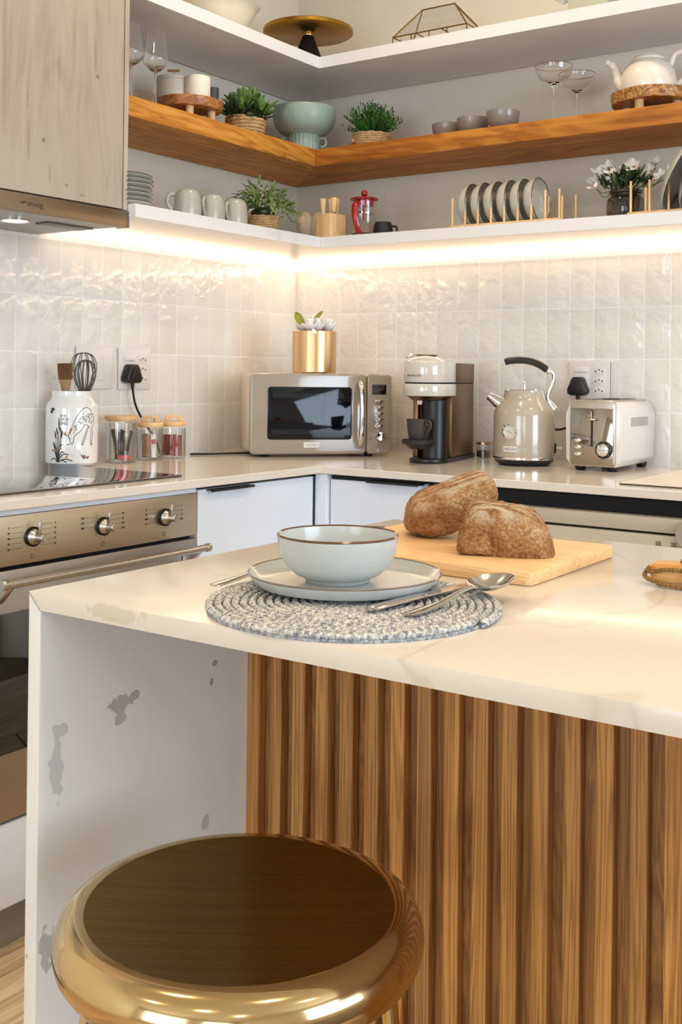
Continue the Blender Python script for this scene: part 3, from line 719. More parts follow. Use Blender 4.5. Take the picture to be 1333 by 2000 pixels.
for k in range(7):
    stick('tea_sachet', 'rust red sachet packed in the jar nearest the microwave', 'sachet', 'rust red sachets in the jar by the microwave', TEAP, .020, .003, .060, (jc.location.x-.020+.007*k, jc.location.y-.010+.004*(k % 4), .907), (rr.uniform(-.08, .08), rr.uniform(-.12, .12), .7+rr.uniform(-.3, .3)))

# ------------------------------------------------------------------ microwave
MWR = math.radians(47)
mw = thing('microwave', 'retro taupe microwave with chrome handle in the worktop corner', 'microwave', (.388, -.379, .9), MWR)
M().box(-.213, .213, .012, .285, .012, .246).build('case', MWSIDE, mw, bevel=.008, seg=3)
M().prism(rrect(-.218, .1365, .008, .250, .014, 5), -.012, .014, 'y').build('door', TAUPE, mw, bevel=.006, seg=3)
cpn = M().prism(rrect(.1375, .214, .008, .250, .012, 5), -.012, .014, 'y').build('control_panel', TAUPE, mw, bevel=.005, seg=3)
wdw = M().prism(rrect(-.166, .090, .052, .209, .010, 5), -.0135, -.006, 'y').build('window', plain('microwave_glass', '#070a11', .05, spec=.35), mw, bevel=.001)
dots = M()
for i in range(52):
    for k in (0, 1, 2, 3, 29, 30, 31, 32): dots.box(-.150+i*.0042-.0006, -.150+i*.0042+.0006, -.0139, -.0134, .070+k*.0037-.0006, .070+k*.0037+.0006)
tag(dots.build('mesh_dots', plain('mesh_dot', '#51606e', .4), wdw), kind='stuff')
M().prism(rrect(-.056, -.009, .028, .044, .001, 2), -.0135, -.010, 'y').build('name_plate', PLATEM, mw, bevel=.0004)
text('logo', 'HADEN', .0125, INKG, mw, (-.0325, -.0138, .036), sx=.95)
hh = M().tube(curve([(.111, -.010, .222), (.1125, -.030, .219), (.114, -.040, .19), (.115, -.043, .13), (.114, -.040, .07), (.1125, -.030, .041), (.111, -.010, .038)], 8), [.007]+[.0075]*46+[.007, .007], 12).build('handle', CHROME, mw)
M().prism(rrect(.152, .196, .188, .218, .002, 2), -.0135, -.010, 'y').build('display', BGLASS, cpn, bevel=.0006)
text('display_digits', '8:0', .012, plain('dim_digit', '#6b3a20', .5), cpn, (.180, -.0137, .202))
for k, z in enumerate((.168, .1495, .131, .1125, .093)):
    M().prism(rrect(.161, .187, z-.0035, z+.0035, .003, 3), -.0175, -.010, 'y').build('button', CHROME, cpn, bevel=.0012)
    M().box(.165, .183, -.0125, -.0119, z-.0095, z-.0080).build('printed_symbol', PRINT, cpn)
kn = M().lathe([(0, 0), (.0165, 0), (.0165, .004), (.014, .012), (.012, .014), (0, .0145)], 28, mat=T(.177, -.012, .062, rx=PI/2)).build('knob', CHROME, cpn)
for x in (.150, .204): M().box(x-.005, x+.005, -.0125, -.0119, .0545, .056).build('printed_symbol', PRINT, cpn)
for x, y in ((-.17, .02), (.15, .02), (-.17, .25), (.15, .25)): M().lathe([(0, 0), (.012, 0), (.014, .006), (.014, .013), (0, .013)], 16, c=(x, y, 0)).build('foot', BLACK, mw)
vt = M()
for i in range(4):
    for k in range(5): vt.tube([(-.2125, .05+i*.014, .062+k*.0125), (-.2139, .05+i*.014, .062+k*.0125)], .0030, 8)
vt.build('vent_hole', BLACKM, mw)
M().box(-.2145, -.2128, .035, .20, .05, .20).build('vent_panel', MWSIDE, mw, bevel=.0006)
M().box(-.03, .05, .02, .2, .0125, .0135).build('base_plate', DARK, mw)
cbm = tag(M().tube(curve([(.062, -.60, .9035), (.10, -.56, .9035), (.13, -.50, .9035), (.16, -.44, .9035), (.18, -.40, .905)], 8), .003, 8).build('microwave_cable', BLACKM), 'thin black cable crossing the worktop to the microwave', 'cable')

pt = thing('flower_pot', 'brushed gold cylinder pot of white blooms on the microwave', 'plant pot', (.327, -.336, 1.1465), MWR)
M().lathe([(0, .004), (.064, .004), (.067, .007), (.0675, .131), (.0655, .132), (.065, .11), (0, .108)], 48).build('pot', GOLD, pt)
for a in (2.2, 4.0, 5.0, .6): M().lathe([(0, 0), (.008, 0), (.008, .0045), (0, .0045)], 12, c=(.045*math.cos(a), .045*math.sin(a), 0)).build('foot', BLACKM, pt)
def petal(L, Wd, cup=.3, nu=4, nv=3):
    v = []; f = []
    for i in range(nu+1):
        t = i/nu; w = Wd*math.sin(PI*min(t*.9+.08, 1))**.7
        for k in range(nv+1): u = k/nv*2-1; v.append((u*w/2, L*t, cup*L*(t*t)*.6+abs(u)**2*Wd*.18))
    for i in range(nu):
        for k in range(nv): a = i*(nv+1)+k; f.append((a, a+1, a+nv+2, a+nv+1))
    return v, f
pb = random.Random(2)
for q in range(9):
    ang = q*2.4; rad = .0 if q == 0 else .036+.010*(q % 2)
    cx, cy = rad*math.cos(ang), rad*math.sin(ang); m = M()
    for lay, (n, tilt, L) in enumerate(((6, .5, .034), (5, .95, .036), (4, 1.3, .034))):
        for k in range(n):
            m.add(*petal(L, .030, .5), T(cx, cy, .118+.006*lay, rx=tilt+pb.uniform(-.1, .1), rz=0) if 0 else T(cx, cy, .128+.004*lay, rz=2*PI*k/n+lay*.5+q) @ Matrix.Rotation(tilt+pb.uniform(-.1, .1), 4, 'X'))
    m.build('bloom', PETAL, pt)
m = M().add(*petal(.026, .014, .1), T(-.018, -.062, .136, rz=PI*1.1) @ Matrix.Rotation(-.8, 4, 'X')); m.build('fallen_petal', PETAL, pt)
def leafat(name, par, mt, L, Wd, mat, cup=.1): return M().add(*petal(L, Wd, cup), mat).build(name, mt, par)
leafat('leaf', pt, GREENY, .044, .026, T(-.042, -.02, .150, ry=-.5) @ Matrix.Rotation(1.35, 4, 'X') @ Matrix.Rotation(.0, 4, 'Y'))
leafat('leaf', pt, GREENY, .046, .013, T(-.004, .01, .162, ry=.75) @ Matrix.Rotation(1.4, 4, 'X'))

# ------------------------------------------------------------------ coffee machine
cf = thing('coffee_machine', 'pod coffee machine with pale gloss head and bronze body', 'coffee machine', (.718, -.240, .9), math.radians(11))
def dshape(w, yf, yb, n=14):  # rounded at the front (-y)
    r = w/2; return [(r*math.cos(PI+PI*k/n), yf+r+r*math.sin(PI+PI*k/n)) for k in range(n+1)]+[(r, yb), (-r, yb)]
M().prism(dshape(.112, -.155, .165), 0, .013).build('base', BLACK, cf, bevel=.003)
M().prism([(-.045, -.06), (.055, -.06), (.055, .15), (-.045, .15)], .0135, .224).build('body', BRONZEB, cf, bevel=.003)
M().prism([(-.045, -.058), (.0555, -.058), (.0555, .15), (-.045, .15)], .2265, .284).build('upper_body', BRONZEB, cf, bevel=.002)
M().prism([(-.043, -.058), (.053, -.058), (.053, .15), (-.043, .15)], .2235, .2275).build('seam', DARK, cf)
M().lathe([(0, .013), (.036, .013), (.036, .178), (0, .178)], 36, c=(.012, -.085, 0)).build('column', BLACK, cf)
M().box(-.050, -.034, -.10, -.06, .013, .185).build('side_rail', BRONZEB, cf, bevel=.003)
head = M().prism(dshape(.130, -.19, -.06), .228, .288).build('head', COFFEEH, cf, bevel=.003)
M().prism(dshape(.132, -.192, -.06), .190, .2245).build('head_lower_ring', COFFEEH, cf, bevel=.002)
M().prism(dshape(.126, -.187, -.07), .2240, .2285).build('head_seam', DARK, cf)
M().lathe([(.058, 0), (.044, -.010), (.040, -.013), (0, -.013)], 32, c=(0, -.125, .190)).build('nozzle_housing', BRONZEB, cf)
M().lathe([(.010, 0), (.008, -.012), (0, -.012)], 16, c=(-.012, -.15, .178)).build('nozzle', CHROME, cf)
M().lathe([(.062, 0), (.056, .005), (.040, .0125), (.020, .017), (0, .018)], 32, c=(0, -.125, .287), wob=lambda a, z: 1).build('lid_dome', COFFEEH, head)
M().prism([(-.03, -.02), (.03, -.02), (.022, .03), (-.022, .03)], .0, .003, mat=T(0, -.125, .3035)).build('lid_button', BRONZEB, head, bevel=.001)
M().prism([(-.064, .296), (-.064, .309), (-.040, .309), (-.050, .297)], -.13, -.115, 'y').build('lever', CHROME, head, bevel=.001)
for k, ch in enumerate('NESPRESSO'):
    a_ = -PI/2-.62+k*.082; text('logo', ch, .0078, INK, head, (.0655*math.cos(a_), -.125+.0655*math.sin(a_), .247), (PI/2, 0, a_+PI/2))
M().lathe([(0, -.024), (.020, -.024), (.034, -.012), (.043, -.009), (.043, .002), (.040, .002), (.039, 0), (0, 0)], 32, c=(-.004, -.190, .068)).build('cup_tray', BLACKM, cf)
M().box(-.045, .04, .152, .20, .014, .215).build('water_tank', GLASS, cf, bevel=.006)
M().box(-.043, .038, .154, .198, .014, .03).build('tank_base', BLACK, cf)
cfc = M().tube(curve([(-.045, .10, .06), (-.075, .09, .058), (-.10, .09, .045), (-.118, .10, .03)], 8), .003, 8).build('cable', BLACKM, cf)
def matW(o): return Matrix.Translation(o.location) @ Matrix.Rotation(o.rotation_euler[2], 4, 'Z')
cl = matW(cf) @ Vector((-.004, -.190, .0682))
cup = thing('espresso_cup', 'dark brown embossed cup standing on the coffee machine tray', 'cup', cl, math.radians(11))
M().lathe([(0, 0), (.021, 0), (.024, .006), (.027, .025), (.030, .058), (.0285, .058), (.025, .02), (0, .006)], 32).build('cup_body', BCUP, cup)
M().tube(curve([(.027, -.008, .050), (.040, -.013, .052), (.044, -.014, .040), (.037, -.012, .028), (.027, -.008, .016)], 5), .0042, 8).build('handle', BCUP, cup)
M().tube(curve([(.027, -.008, .052), (.034, -.016, .044), (.042, -.012, .040)], 4), .0035, 8).build('handle_bow', BCUP, cup)
cpb = thing('capsule_jar', 'small clear pot of brown capsules behind the coffee machine', 'jar', (.77, -.065, .9), 0)
M().lathe([(0, .001), (.022, .001), (.022, .040), (.021, .040), (.021, .003), (0, .003)], 24).build('glass', JARG, cpb)
M().lathe([(0, .003), (.020, .003), (.020, .02), (0, .02)], 24).build('contents', plain('coffee_brown', '#5c4232', .5), cpb)
M().lathe([(0, .040), (.023, .040), (.023, .047), (0, .047)], 24).build('lid', metal('rose_lid', '#c9a38c', .3), cpb)

# ------------------------------------------------------------------ kettle
kt = thing('kettle', 'retro taupe jug kettle with chrome arched handle and gauge', 'kettle', (.974, -.215, .9), math.radians(25))
M().lathe([(0, 0), (.062, 0), (.072, .003), (.082, .010), (.0845, .017), (.0845, .0175), (0, .0175)], 48).build('power_base', BLACK, kt)
M().lathe([(.0845, .0170), (.0862, .019), (.0862, .0235), (.0845, .0255)], 48).build('chrome_band', CHROME, kt)
M().lathe([(0, .018), (.0840, .018), (.0862, .026), (.0862, .060), (.0858, .135), (.084, .150), (.078, .163), (.068, .175), (.060, .187), (.0565, .200), (.0555, .209), (0, .209)], 56).build('body', TAUPEK, kt)
ld = M().lathe([(.0555, .2085), (.053, .2115), (.03, .2135), (0, .214)], 40).build('lid', CHROME, kt)
M().tube([(0, 0, .213), (0, 0, .226)], .0035, 10).build('knob', CHROME, ld); M().ball((0, 0, .230), .0052, 14, 10).build('knob', CHROME, ld)
sp = M().tube([(-.060, 0, .166), (-.078, 0, .178), (-.100, 0, .193)], [.020, .0165, .0105], 20).build('spout', CHROME, kt)
M().tube([(-.064, 0, .158), (-.1035, 0, .186)], [.006, .0045], 8).build('spout_lip', BLACK, sp)
M().tube(curve([(-.056, 0, .287), (-.040, 0, .292), (0, 0, .293), (.035, 0, .284), (.064, 0, .266)], 8), [.0065]+[.0100]*31+[.0085], 14, flat=1.15).build('handle_grip', BLACK, kt)
M().tube([(.060, 0, .269), (.070, 0, .261)], .0100, 14).build('handle_ferrule', CHROME, kt)
M().tube(curve([(.066, 0, .265), (.079, 0, .258), (.080, 0, .240), (.073, 0, .218), (.066, 0, .200), (.066, 0, .185), (.073, 0, .172), (.079, 0, .163)], 7), [.0055]*50, 10, flat=2.0).build('handle_arm', CHROME, kt)
M().tube([(.066, 0, .178), (.0835, 0, .157)], [.010, .012], 14).build('handle_mount', CHROME, kt)
def radial(ang, z, r): return T(r*math.cos(ang), r*math.sin(ang), z, rz=ang) @ Matrix.Rotation(PI/2, 4, 'Y')
ga = -PI/2-.47
gg = M().lathe([(0, 0), (.0215, 0), (.0215, .006), (.018, .0075), (.017, .005), (0, .005)], 32, mat=radial(ga, .095, .0835)).build('gauge', CHROME, kt)
M().lathe([(0, .0052), (.0165, .0052), (0, .0056)], 32, mat=radial(ga, .095, .0835)).build('gauge_face', plain('gauge_white', '#d8d5cf', .3), gg)
M().box(-.010, .010, -.0004, .0004, .0058, .0062, mat=radial(ga, .095, .0835) @ Matrix.Rotation(1.15, 4, 'Z')).build('needle', BLACKM, gg)
npl = M()
for k in range(6):
    a1 = -PI/2-.70+k*.08; a2 = a1+.08; v = [(.0868*math.cos(a), .0868*math.sin(a), z) for a in (a1, a2) for z in (.040, .055)]+[(.0855*math.cos(a), .0855*math.sin(a), z) for a in (a1, a2) for z in (.040, .055)]
    npl.add(v, [(0, 2, 3, 1), (0, 1, 5, 4), (2, 6, 7, 3), (1, 3, 7, 5), (0, 4, 6, 2)])
npl.build('name_plate', PLATEM, kt)
for k, ch in enumerate('HADEN'):
    a = -PI/2-.62+k*.085; text('logo', ch, .012, INKG, kt, (.0871*math.cos(a), .0871*math.sin(a), .0475), (PI/2, 0, a+PI/2))
sw = M().ball((.0855, -.012, .048), (.004, .010, .016), 16, 10).build('switch_surround', BLACK, kt)
M().tube([(.088, -.014, .049), (.106, -.016, .048)], [.0035, .0045], 8).build('lever', SILVER, sw)
M().tube(curve([(.080, .03, .10), (.10, .05, .098), (.13, .06, .106), (.16, .05, .115)], 6), .0032, 8).build('cable', BLACKM, kt)

# ------------------------------------------------------------------ toaster
to = thing('toaster', 'two-slice toaster with mirror steel front and white sides', 'toaster', (1.2065, -.290, .9), 0)
oct_ = [(-.062, .012), (.062, .012), (.076, .030), (.078, .150), (.066, .178), (.058, .184), (-.058, .184), (-.066, .178), (-.078, .150), (-.076, .030)]
M().prism(oct_, .004, .262, 'y').build('body', TWHITE, to, bevel=.003, seg=2)
M().prism(rrect(-.063, .063, .012, .186, .012, 4), -.003, .010, 'y').build('front_frame', STEELX, to, bevel=.003, seg=3)
fp = M().prism(rrect(-.0595, .0595, .016, .166, .004, 3), -.0045, -.001, 'y').build('mirror_front', metal('mirror_steel', '#a0978d', .06), to, bevel=.001)
M().box(-.055, .055, .012, .25, .182, .1885).build('top_plate', STEELX, to, bevel=.002)
for x in (-.024, .024): M().box(x-.013, x+.013, .04, .225, .186, .1895).build('bread_slot', DARK, to)
M().box(-.0025, .0025, -.0055, -.004, .065, .162).build('lever_slot', DARK, fp)
M().ball((0, -.012, .137), (.016, .008, .0042), 20, 10).build('lever', SILVER, fp); M().box(-.0018, .0018, -.009, -.004, .137, .158).build('lever_stem', SILVER, fp)
dl = M().lathe([(0, 0), (.023, 0), (.023, .005), (.021, .006), (0, .006)], 32, mat=T(.034, -.004, .058, rx=PI/2)).build('dial', BLACK, fp)
M().lathe([(.0165, .006), (.0165, .012), (.014, .0135), (0, .0135)], 32, mat=T(.034, -.004, .058, rx=PI/2)).build('dial_knob', CHROME, dl)
M().box(.0225, .0455, -.0182, -.0172, .0565, .0595).build('dial_pointer', SILVER, dl)
dt = M()
for k in range(7): a = -PI*.75+k*PI/4; dt.ball((.034+.0195*math.sin(a), -.0102, .058+.0195*math.cos(a)), .0009, 6, 4)
dt.build('dial_mark', PLATEM, dl)
for z in (.081, .063, .045):
    bt = M().ball((-.040, -.0045, z), (.0105, .0045, .0062), 18, 8).build('button', CHROME, fp)
    M().ball((-.024, -.0046, z-.001), (.0017, .0006, .0017), 8, 4).build('indicator_lamp', BLACKM, fp)
M().box(.0772, .0788, .075, .205, .118, .142).build('label_strip', plain('grey_strip', '#aaa69f', .4), to)
for x, y in ((-.045, .03), (.045, .03), (.050, .235), (-.05, .235)): M().lathe([(0, 0), (.011, 0), (.015, .006), (.015, .014), (0, .014)], 14, c=(x, y, 0)).build('foot', BLACK, to)

# ------------------------------------------------------------------ island setting
pm = thing('placemat', 'round grey woven rope placemat under the plate', 'placemat', (1.648, -2.075, .9), 0)
def strand(ph, R=.1585, w=.0092):
    turns = R/w; L = PI*R*R/w; n = int(L/.0016); v = []
    th = 0.0
    rs = []; ths = []
    for i in range(n):
        r = R-w*th/(2*PI)
        if r < w*.7: break
        rs.append(r); ths.append(th); th += .0016/r
    rs = np.array(rs); ths = np.array(ths); N = len(rs); s = np.arange(N)*.0016
    tw = s/.0085*2*PI+ph; a = .0024
    rr2 = rs+a*np.cos(tw)*.95; z = .0050+a*np.sin(tw)*.95
    P = np.stack([rr2*np.cos(ths), rr2*np.sin(ths), z], 1)
    Tn = np.gradient(P, axis=0); Tn /= np.linalg.norm(Tn, axis=1)[:, None]
    up = np.array([0, 0, 1.0]); u = up-Tn*(Tn@up)[:, None]; u /= np.linalg.norm(u, axis=1)[:, None]; wv = np.cross(Tn, u)
    K = 5; V = np.concatenate([(P+u*math.cos(2*PI*k/K)*.0026+wv*math.sin(2*PI*k/K)*.0026)[:, None] for k in range(K)], 1).reshape(-1, 3)
    i = np.arange(N-1)[:, None]*K; k = np.arange(K)[None]; k2 = (k+1) % K
    F = np.stack([i+k, i+k2, i+K+k2, i+K+k], -1).reshape(-1, 4)
    return V, F
def rope_mat(name, a, b, c):
    s = NT(name).set(rough=.85); f = s.noise(s.coord('Object'), 210, 2, .6); g2 = s.noise(s.coord('Object'), 30, 2)
    col = s.ramp(f, [(.35, lin(a)), (.5, lin(b)), (.66, lin(c))])
    s.l(col, s.b.inputs['Base Color']); s.bump(s.noise(s.coord('Object'), 900, 2), .5, .001); return s.m
for ph, nm, mt in ((0, 'rope_strand', rope_mat('rope_pale', '#9a9b9c', '#cbc8c2', '#eae5db')), (PI*2/3, 'rope_strand', rope_mat('rope_grey', '#77797d', '#aeada9', '#dad5cb')), (PI*4/3, 'rope_strand', rope_mat('rope_blue', '#68727e', '#b0b0ae', '#ded9ce'))):
    V, F_ = strand(ph); me = bpy.data.meshes.new(nm); me.from_pydata(V.tolist(), [], F_.tolist()); me.materials.append(mt)
    me.polygons.foreach_set('use_smooth', [True]*len(me.polygons)); o = bpy.data.objects.new(nm, me); C.objects.link(o); o.parent = pm
M().lathe([(0, .0002), (.156, .0002), (.156, .003), (0, .003)], 64).build('backing', rope_mat('rope_back', '#6a7079', '#8f949a', '#b9b9b6'), pm)

pl = thing('dinner_plate', 'pale grey glazed dinner plate with brown rim on the placemat', 'plate', (1.603, -2.022, .9085), 0)
M().lathe([(0, .004), (.070, .004), (.074, 0), (.078, 0), (.082, .004), (.100, .0055), (.1095, .0155), (.1108, .0185), (.1100, .0192), (.1085, .0185), (.1060, .0145), (.097, .0105), (.082, .0095), (0, .009)], 72).build('plate_body', CERB, pl)
M().lathe([(.1103, .0175), (.1113, .0186), (.1103, .0198), (.1090, .0188)], 72).build('rim', plain('plate_rim_glaze', '#77675a', .2, coat=.5), pl)
bw = thing('soup_bowl', 'pale blue-grey bowl with dark brown rim standing on the plate', 'bowl', (1.6005, -2.033, .9180), 0)
M().lathe([(0, .004), (.030, .004), (.032, 0), (.036, 0), (.038, .004), (.049, .009), (.0605, .020), (.0665, .034), (.0690, .049), (.0692, .0525), (.0680, .0537), (.0667, .0525), (.064, .034), (.057, .021), (.044, .012), (0, .009)], 72).build('bowl_body', CERB, bw)
M().lathe([(.0687, .0512), (.0698, .0525), (.0683, .0543), (.0667, .0531), (.0673, .0515)], 72).build('rim', RIMB, bw)

def oval_strip(pts, m, name, par, n=10):
    """pts: (y, halfwidth, z, thickness)"""
    v = []; f = []
    for y, w, z, t in pts:
        for k in range(n): a = 2*PI*k/n; v.append((w*math.cos(a), y, z+t*math.sin(a)))
    N = len(pts)
    for i in range(N-1):
        for k in range(n): k2 = (k+1) % n; f.append((i*n+k, i*n+k2, (i+1)*n+k2, (i+1)*n+k))
    f.append(tuple(range(n))); f.append(tuple((N-1)*n+k for k in range(n)))
    return M().add(v, f).build(name, m, par, angle=60)
def cutlery(name, label, p0, p1, z=.9105):
    d = Vector((p1[0]-p0[0], p1[1]-p0[1])); rz = math.atan2(d.y, d.x)-PI/2
    return thing(name, label, name.split('_')[-1], (p0[0], p0[1], z), rz), d.length
sn, L = cutlery('table_spoon', 'steel spoon resting bowl-up on the placemat edge', (1.742, -2.112), (1.757, -1.918))
oval_strip([(0, .0062, .0015, .0012), (.004, .0085, .0015, .0014), (.02, .0085, .002, .0015), (.06, .0055, .004, .0018), (.095, .0034, .010, .0022), (.115, .0034, .012, .0022), (.125, .006, .0105, .0018)], SILVER, 'handle', sn)
v = []; f = []; nu, nv = 12, 14
for side, dz in ((0, 0), (1, -.0012)):
    for i in range(nu+1):
        t = i/nu
        for k in range(nv): a = 2*PI*k/nv; r = t; ex = 1.0+.12*math.sin(a); v.append((.0235*r*math.cos(a)*(1-.10*math.sin(a)), .160+.037*r*math.sin(a), .0145-.0100*(1-r*r)+dz+.0025*r*math.sin(a)))
M_ = M()
for b0 in (0, (nu+1)*nv):
    for i in range(nu):
        for k in range(nv): k2 = (k+1) % nv; f.append((b0+i*nv+k, b0+i*nv+k2, b0+(i+1)*nv+k2, b0+(i+1)*nv+k))
for k in range(nv): k2 = (k+1) % nv; f.append((nu*nv+k, nu*nv+k2, (nu+1)*nv+nu*nv+k2, (nu+1)*nv+nu*nv+k))
M_.add(v, f).build('bowl', SILVER, sn, angle=70)
kf, L = cutlery('table_knife', 'steel table knife beside the spoon on the placemat', (1.700, -2.118), (1.726, -1.925))
oval_strip([(0, .006, .003, .002), (.004, .0088, .003, .0030), (.03, .0085, .003, .0033), (.075, .0072, .004, .0034), (.088, .0062, .004, .0030), (.090, .005, .004, .0025)], SILVER, 'handle', kf)
M().prism([(-.005, .088), (-.0085, .098), (-.0085, .165), (-.006, .185), (.000, .196), (.0065, .188), (.0065, .088)], .0033, .0047).build('blade', SILVER, kf, bevel=.0005, seg=1)
fk, L = cutlery('table_fork', 'steel fork with its head hidden beneath the plate edge', (1.489, -2.118), (1.475, -1.92))
oval_strip([(0, .0062, .0015, .0012), (.004, .0090, .0015, .0014), (.02, .0088, .002, .0015), (.06, .0060, .0035, .0018), (.10, .0036, .006, .0022), (.125, .0036, .007, .0020), (.138, .010, .006, .0015), (.15, .0115, .005, .0012)], SILVER, 'handle', fk)
for k in range(4): M().box(-.0105+k*.006, -.0077+k*.006, .149, .194, .0045, .0062).build('tine', SILVER, fk, bevel=.0004)

cbd = tag(M().prism(rrect(1.405, 1.7535, -1.846, -1.572, .010, 5), .9, .917).build('chopping_board', BAMBOO, bevel=.0025, seg=2), 'rectangular pale bamboo chopping board under the bread', 'chopping board')
def bread_mat():
    s = NT('rye_crust').set(rough=.95, spec=.15)
    v = s.coord('Object'); n1 = s.noise(v, 28, 6, .62); n2 = s.noise(v, 210, 4, .75)
    t = s.math('ADD', s.math('MULTIPLY', n1, .45), s.math('MULTIPLY', n2, .6))
    crust = s.ramp(t, [(.36, lin('#74492b')), (.47, lin('#a37046')), (.58, lin('#c59567')), (.68, lin('#e6cca6'))])
    at = s.n('ShaderNodeAttribute', _attribute_name='flour')
    wv = s.n('ShaderNodeTexWave'); s.l(s.coord('Object', (1, 1, 1), rot=(0, 0, 1.75)), wv.inputs['Vector']); wv.inputs['Scale'].default_value = 17; wv.inputs['Distortion'].default_value = 6; wv.inputs['Detail'].default_value = 3
    fl_ = s.math('MULTIPLY', s.math('MULTIPLY', at.outputs['Fac'], .85), s.ramp(s.math('ADD', s.math('MULTIPLY', wv.outputs['Fac'], .5), s.math('MULTIPLY', n1, .75)), [(.48, (0, 0, 0)), (.72, (1, 1, 1))]))
    s.l(s.mix(fl_, crust, lin('#dfcdb0')), s.b.inputs['Base Color'])
    s.bump(s.math('ADD', n2, n1), 1.0, .007); return s.m
BREAD = bread_mat()
def loaf(name, label, planes, loc, rot, seed, ridge=0, p=9):
    """half loaf: smooth body bounded by soft crust faces; planes = (nx, ny, nz, distance)"""
    bm = bmesh.new(); bmesh.ops.create_icosphere(bm, subdivisions=6, radius=1)
    N = [(Vector(q[:3]).normalized(), q[3]) for q in planes]; ly = bm.verts.layers.float.new('flour')
    for v in bm.verts:
        d = v.co.normalized(); s_ = sum((max(0, n.dot(d))/h)**p for n, h in N); r = s_**(-1/p); q = d*r
        nz = noise.noise(q*30+Vector((seed, 0, 0)))*.0030+noise.noise(q*90+Vector((0, seed, 0)))*.0022+noise.noise(q*230)*.0011
        top = max(0, min(1, (q.z-.016)/.02))*max(0, min(1, (noise.noise(q*14+Vector((seed*2, 0, 0)))+.55)*1.6))
        if ridge: nz += math.sin(q.y*ridge+q.x*40+noise.noise(q*20)*3)*.0007*top
        v[ly] = top; v.co = q+d*nz
    me = bpy.data.meshes.new(name); 
    for f in bm.faces: f.smooth = True
    bm.to_mesh(me); bm.free(); me.materials.append(BREAD)
    o = bpy.data.objects.new(name, me); C.objects.link(o); o.location = loc; o.rotation_euler = rot
    return tag(o, label, 'bread')
loaf('bread_half', 'larger half loaf of rye bread tilted against the other half',
     [(0, 0, 1, .036), (0, 0, -1, .030), (1, .2, .0, .070), (-1, 0, .1, .074), (0, 1, 0, .050), (0, -1, -.2, .046), (-.9, 0, .6, .056), (.0, -.8, .9, .047), (0, .8, .8, .050), (-.8, -.8, -.2, .062), (.3, -.1, -1, .032), (-.5, -.1, -1, .040)],
     (1.527, -1.648, .9565), (math.radians(6), math.radians(-22), math.radians(33)), 2.3, 330, p=8.5)
loaf('bread_half', 'smaller wedge-cut half loaf of rye bread lying flat on the board',
     [(0, 0, 1, .040), (0, 0, -1, .024), (1, .1, .25, .062), (-1, 0, .1, .055), (0, 1, 0, .05), (0, -1, -.1, .042), (.65, -.1, .9, .046), (-.75, -.2, .7, .055), (.1, -.8, .7, .048), (.8, -.8, 0, .066)],
     (1.659, -1.732, .940), (0, math.radians(3), math.radians(22)), 5.1, 260, p=11)
kn2 = thing('cheese_knife', 'flat grey steel blade lying on the island behind the bowl', 'knife', (1.372, -1.590, .9), .75)
M().prism(rrect(-.018, .018, -.035, .05, .004, 3), .002, .0045).build('blade', SILVER, kn2, bevel=.0006)
M().prism(rrect(-.0065, .0065, -.11, -.035, .003, 3), .001, .007).build('handle', SILVER, kn2, bevel=.0015)

rp = thing('serving_board', 'olive wood board handle wrapped with a jute twine loop', 'serving board', (1.886, -1.712, .9), math.radians(14))
M().prism([(-.030, -.012), (-.026, -.022), (-.010, -.028), (.05, -.026), (.09, -.032), (.13, -.07), (.34, -.075), (.345, .075), (.13, .07), (.09, .030), (.03, .026), (-.012, .026), (-.026, .018)], .004, .024).build('board', wood('light_olive_wood', '#ad6c26', '#cb9148', '#dcab6c', 'x', .45, 3, 9, 50, stretch=6), rp, bevel=.003)
def twine(pts, par, nm, tw=.0017):
    P = curve(pts, 12); d = [0]
    for a, b in zip(P, P[1:]): d.append(d[-1]+(b-a).length)
    for ph in (0, PI):
        Q = []
        for i, p in enumerate(P):
            t = (P[min(i+1, len(P)-1)]-P[max(i-1, 0)]).normalized(); u = t.orthogonal().normalized() if abs(t.z) > .95 else t.cross(Vector((0, 0, 1))).normalized(); w = t.cross(u); a = d[i]/.009*2*PI+ph
            Q.append(p+u*math.cos(a)*tw*.8+w*math.sin(a)*tw*.8)
        M().tube(Q, tw, 6).build(nm, JUTE, par)
twine([(-.034, .0, .016), (-.036, -.020, .010), (-.020, -.036, .006), (.005, -.042, .004), (.030, -.036, .008), (.055, -.034, .012), (.085, -.040, .012)], rp, 'twine')
twine([(-.034, .004, .017), (-.030, -.020, .016), (-.010, -.031, .021), (.008, -.032, .021), (.022, -.034, .016), (.025, -.036, .006)], rp, 'twine')
twine([(.006, .006, .026), (.013, -.010, .033), (.022, -.022, .036), (.030, -.034, .028), (.029, -.040, .012), (.022, -.040, .006)], rp, 'twine')
twine([(-.020, -.034, .004), (.010, -.046, .004), (.04, -.044, .005), (.07, -.046, .006)], rp, 'twine')

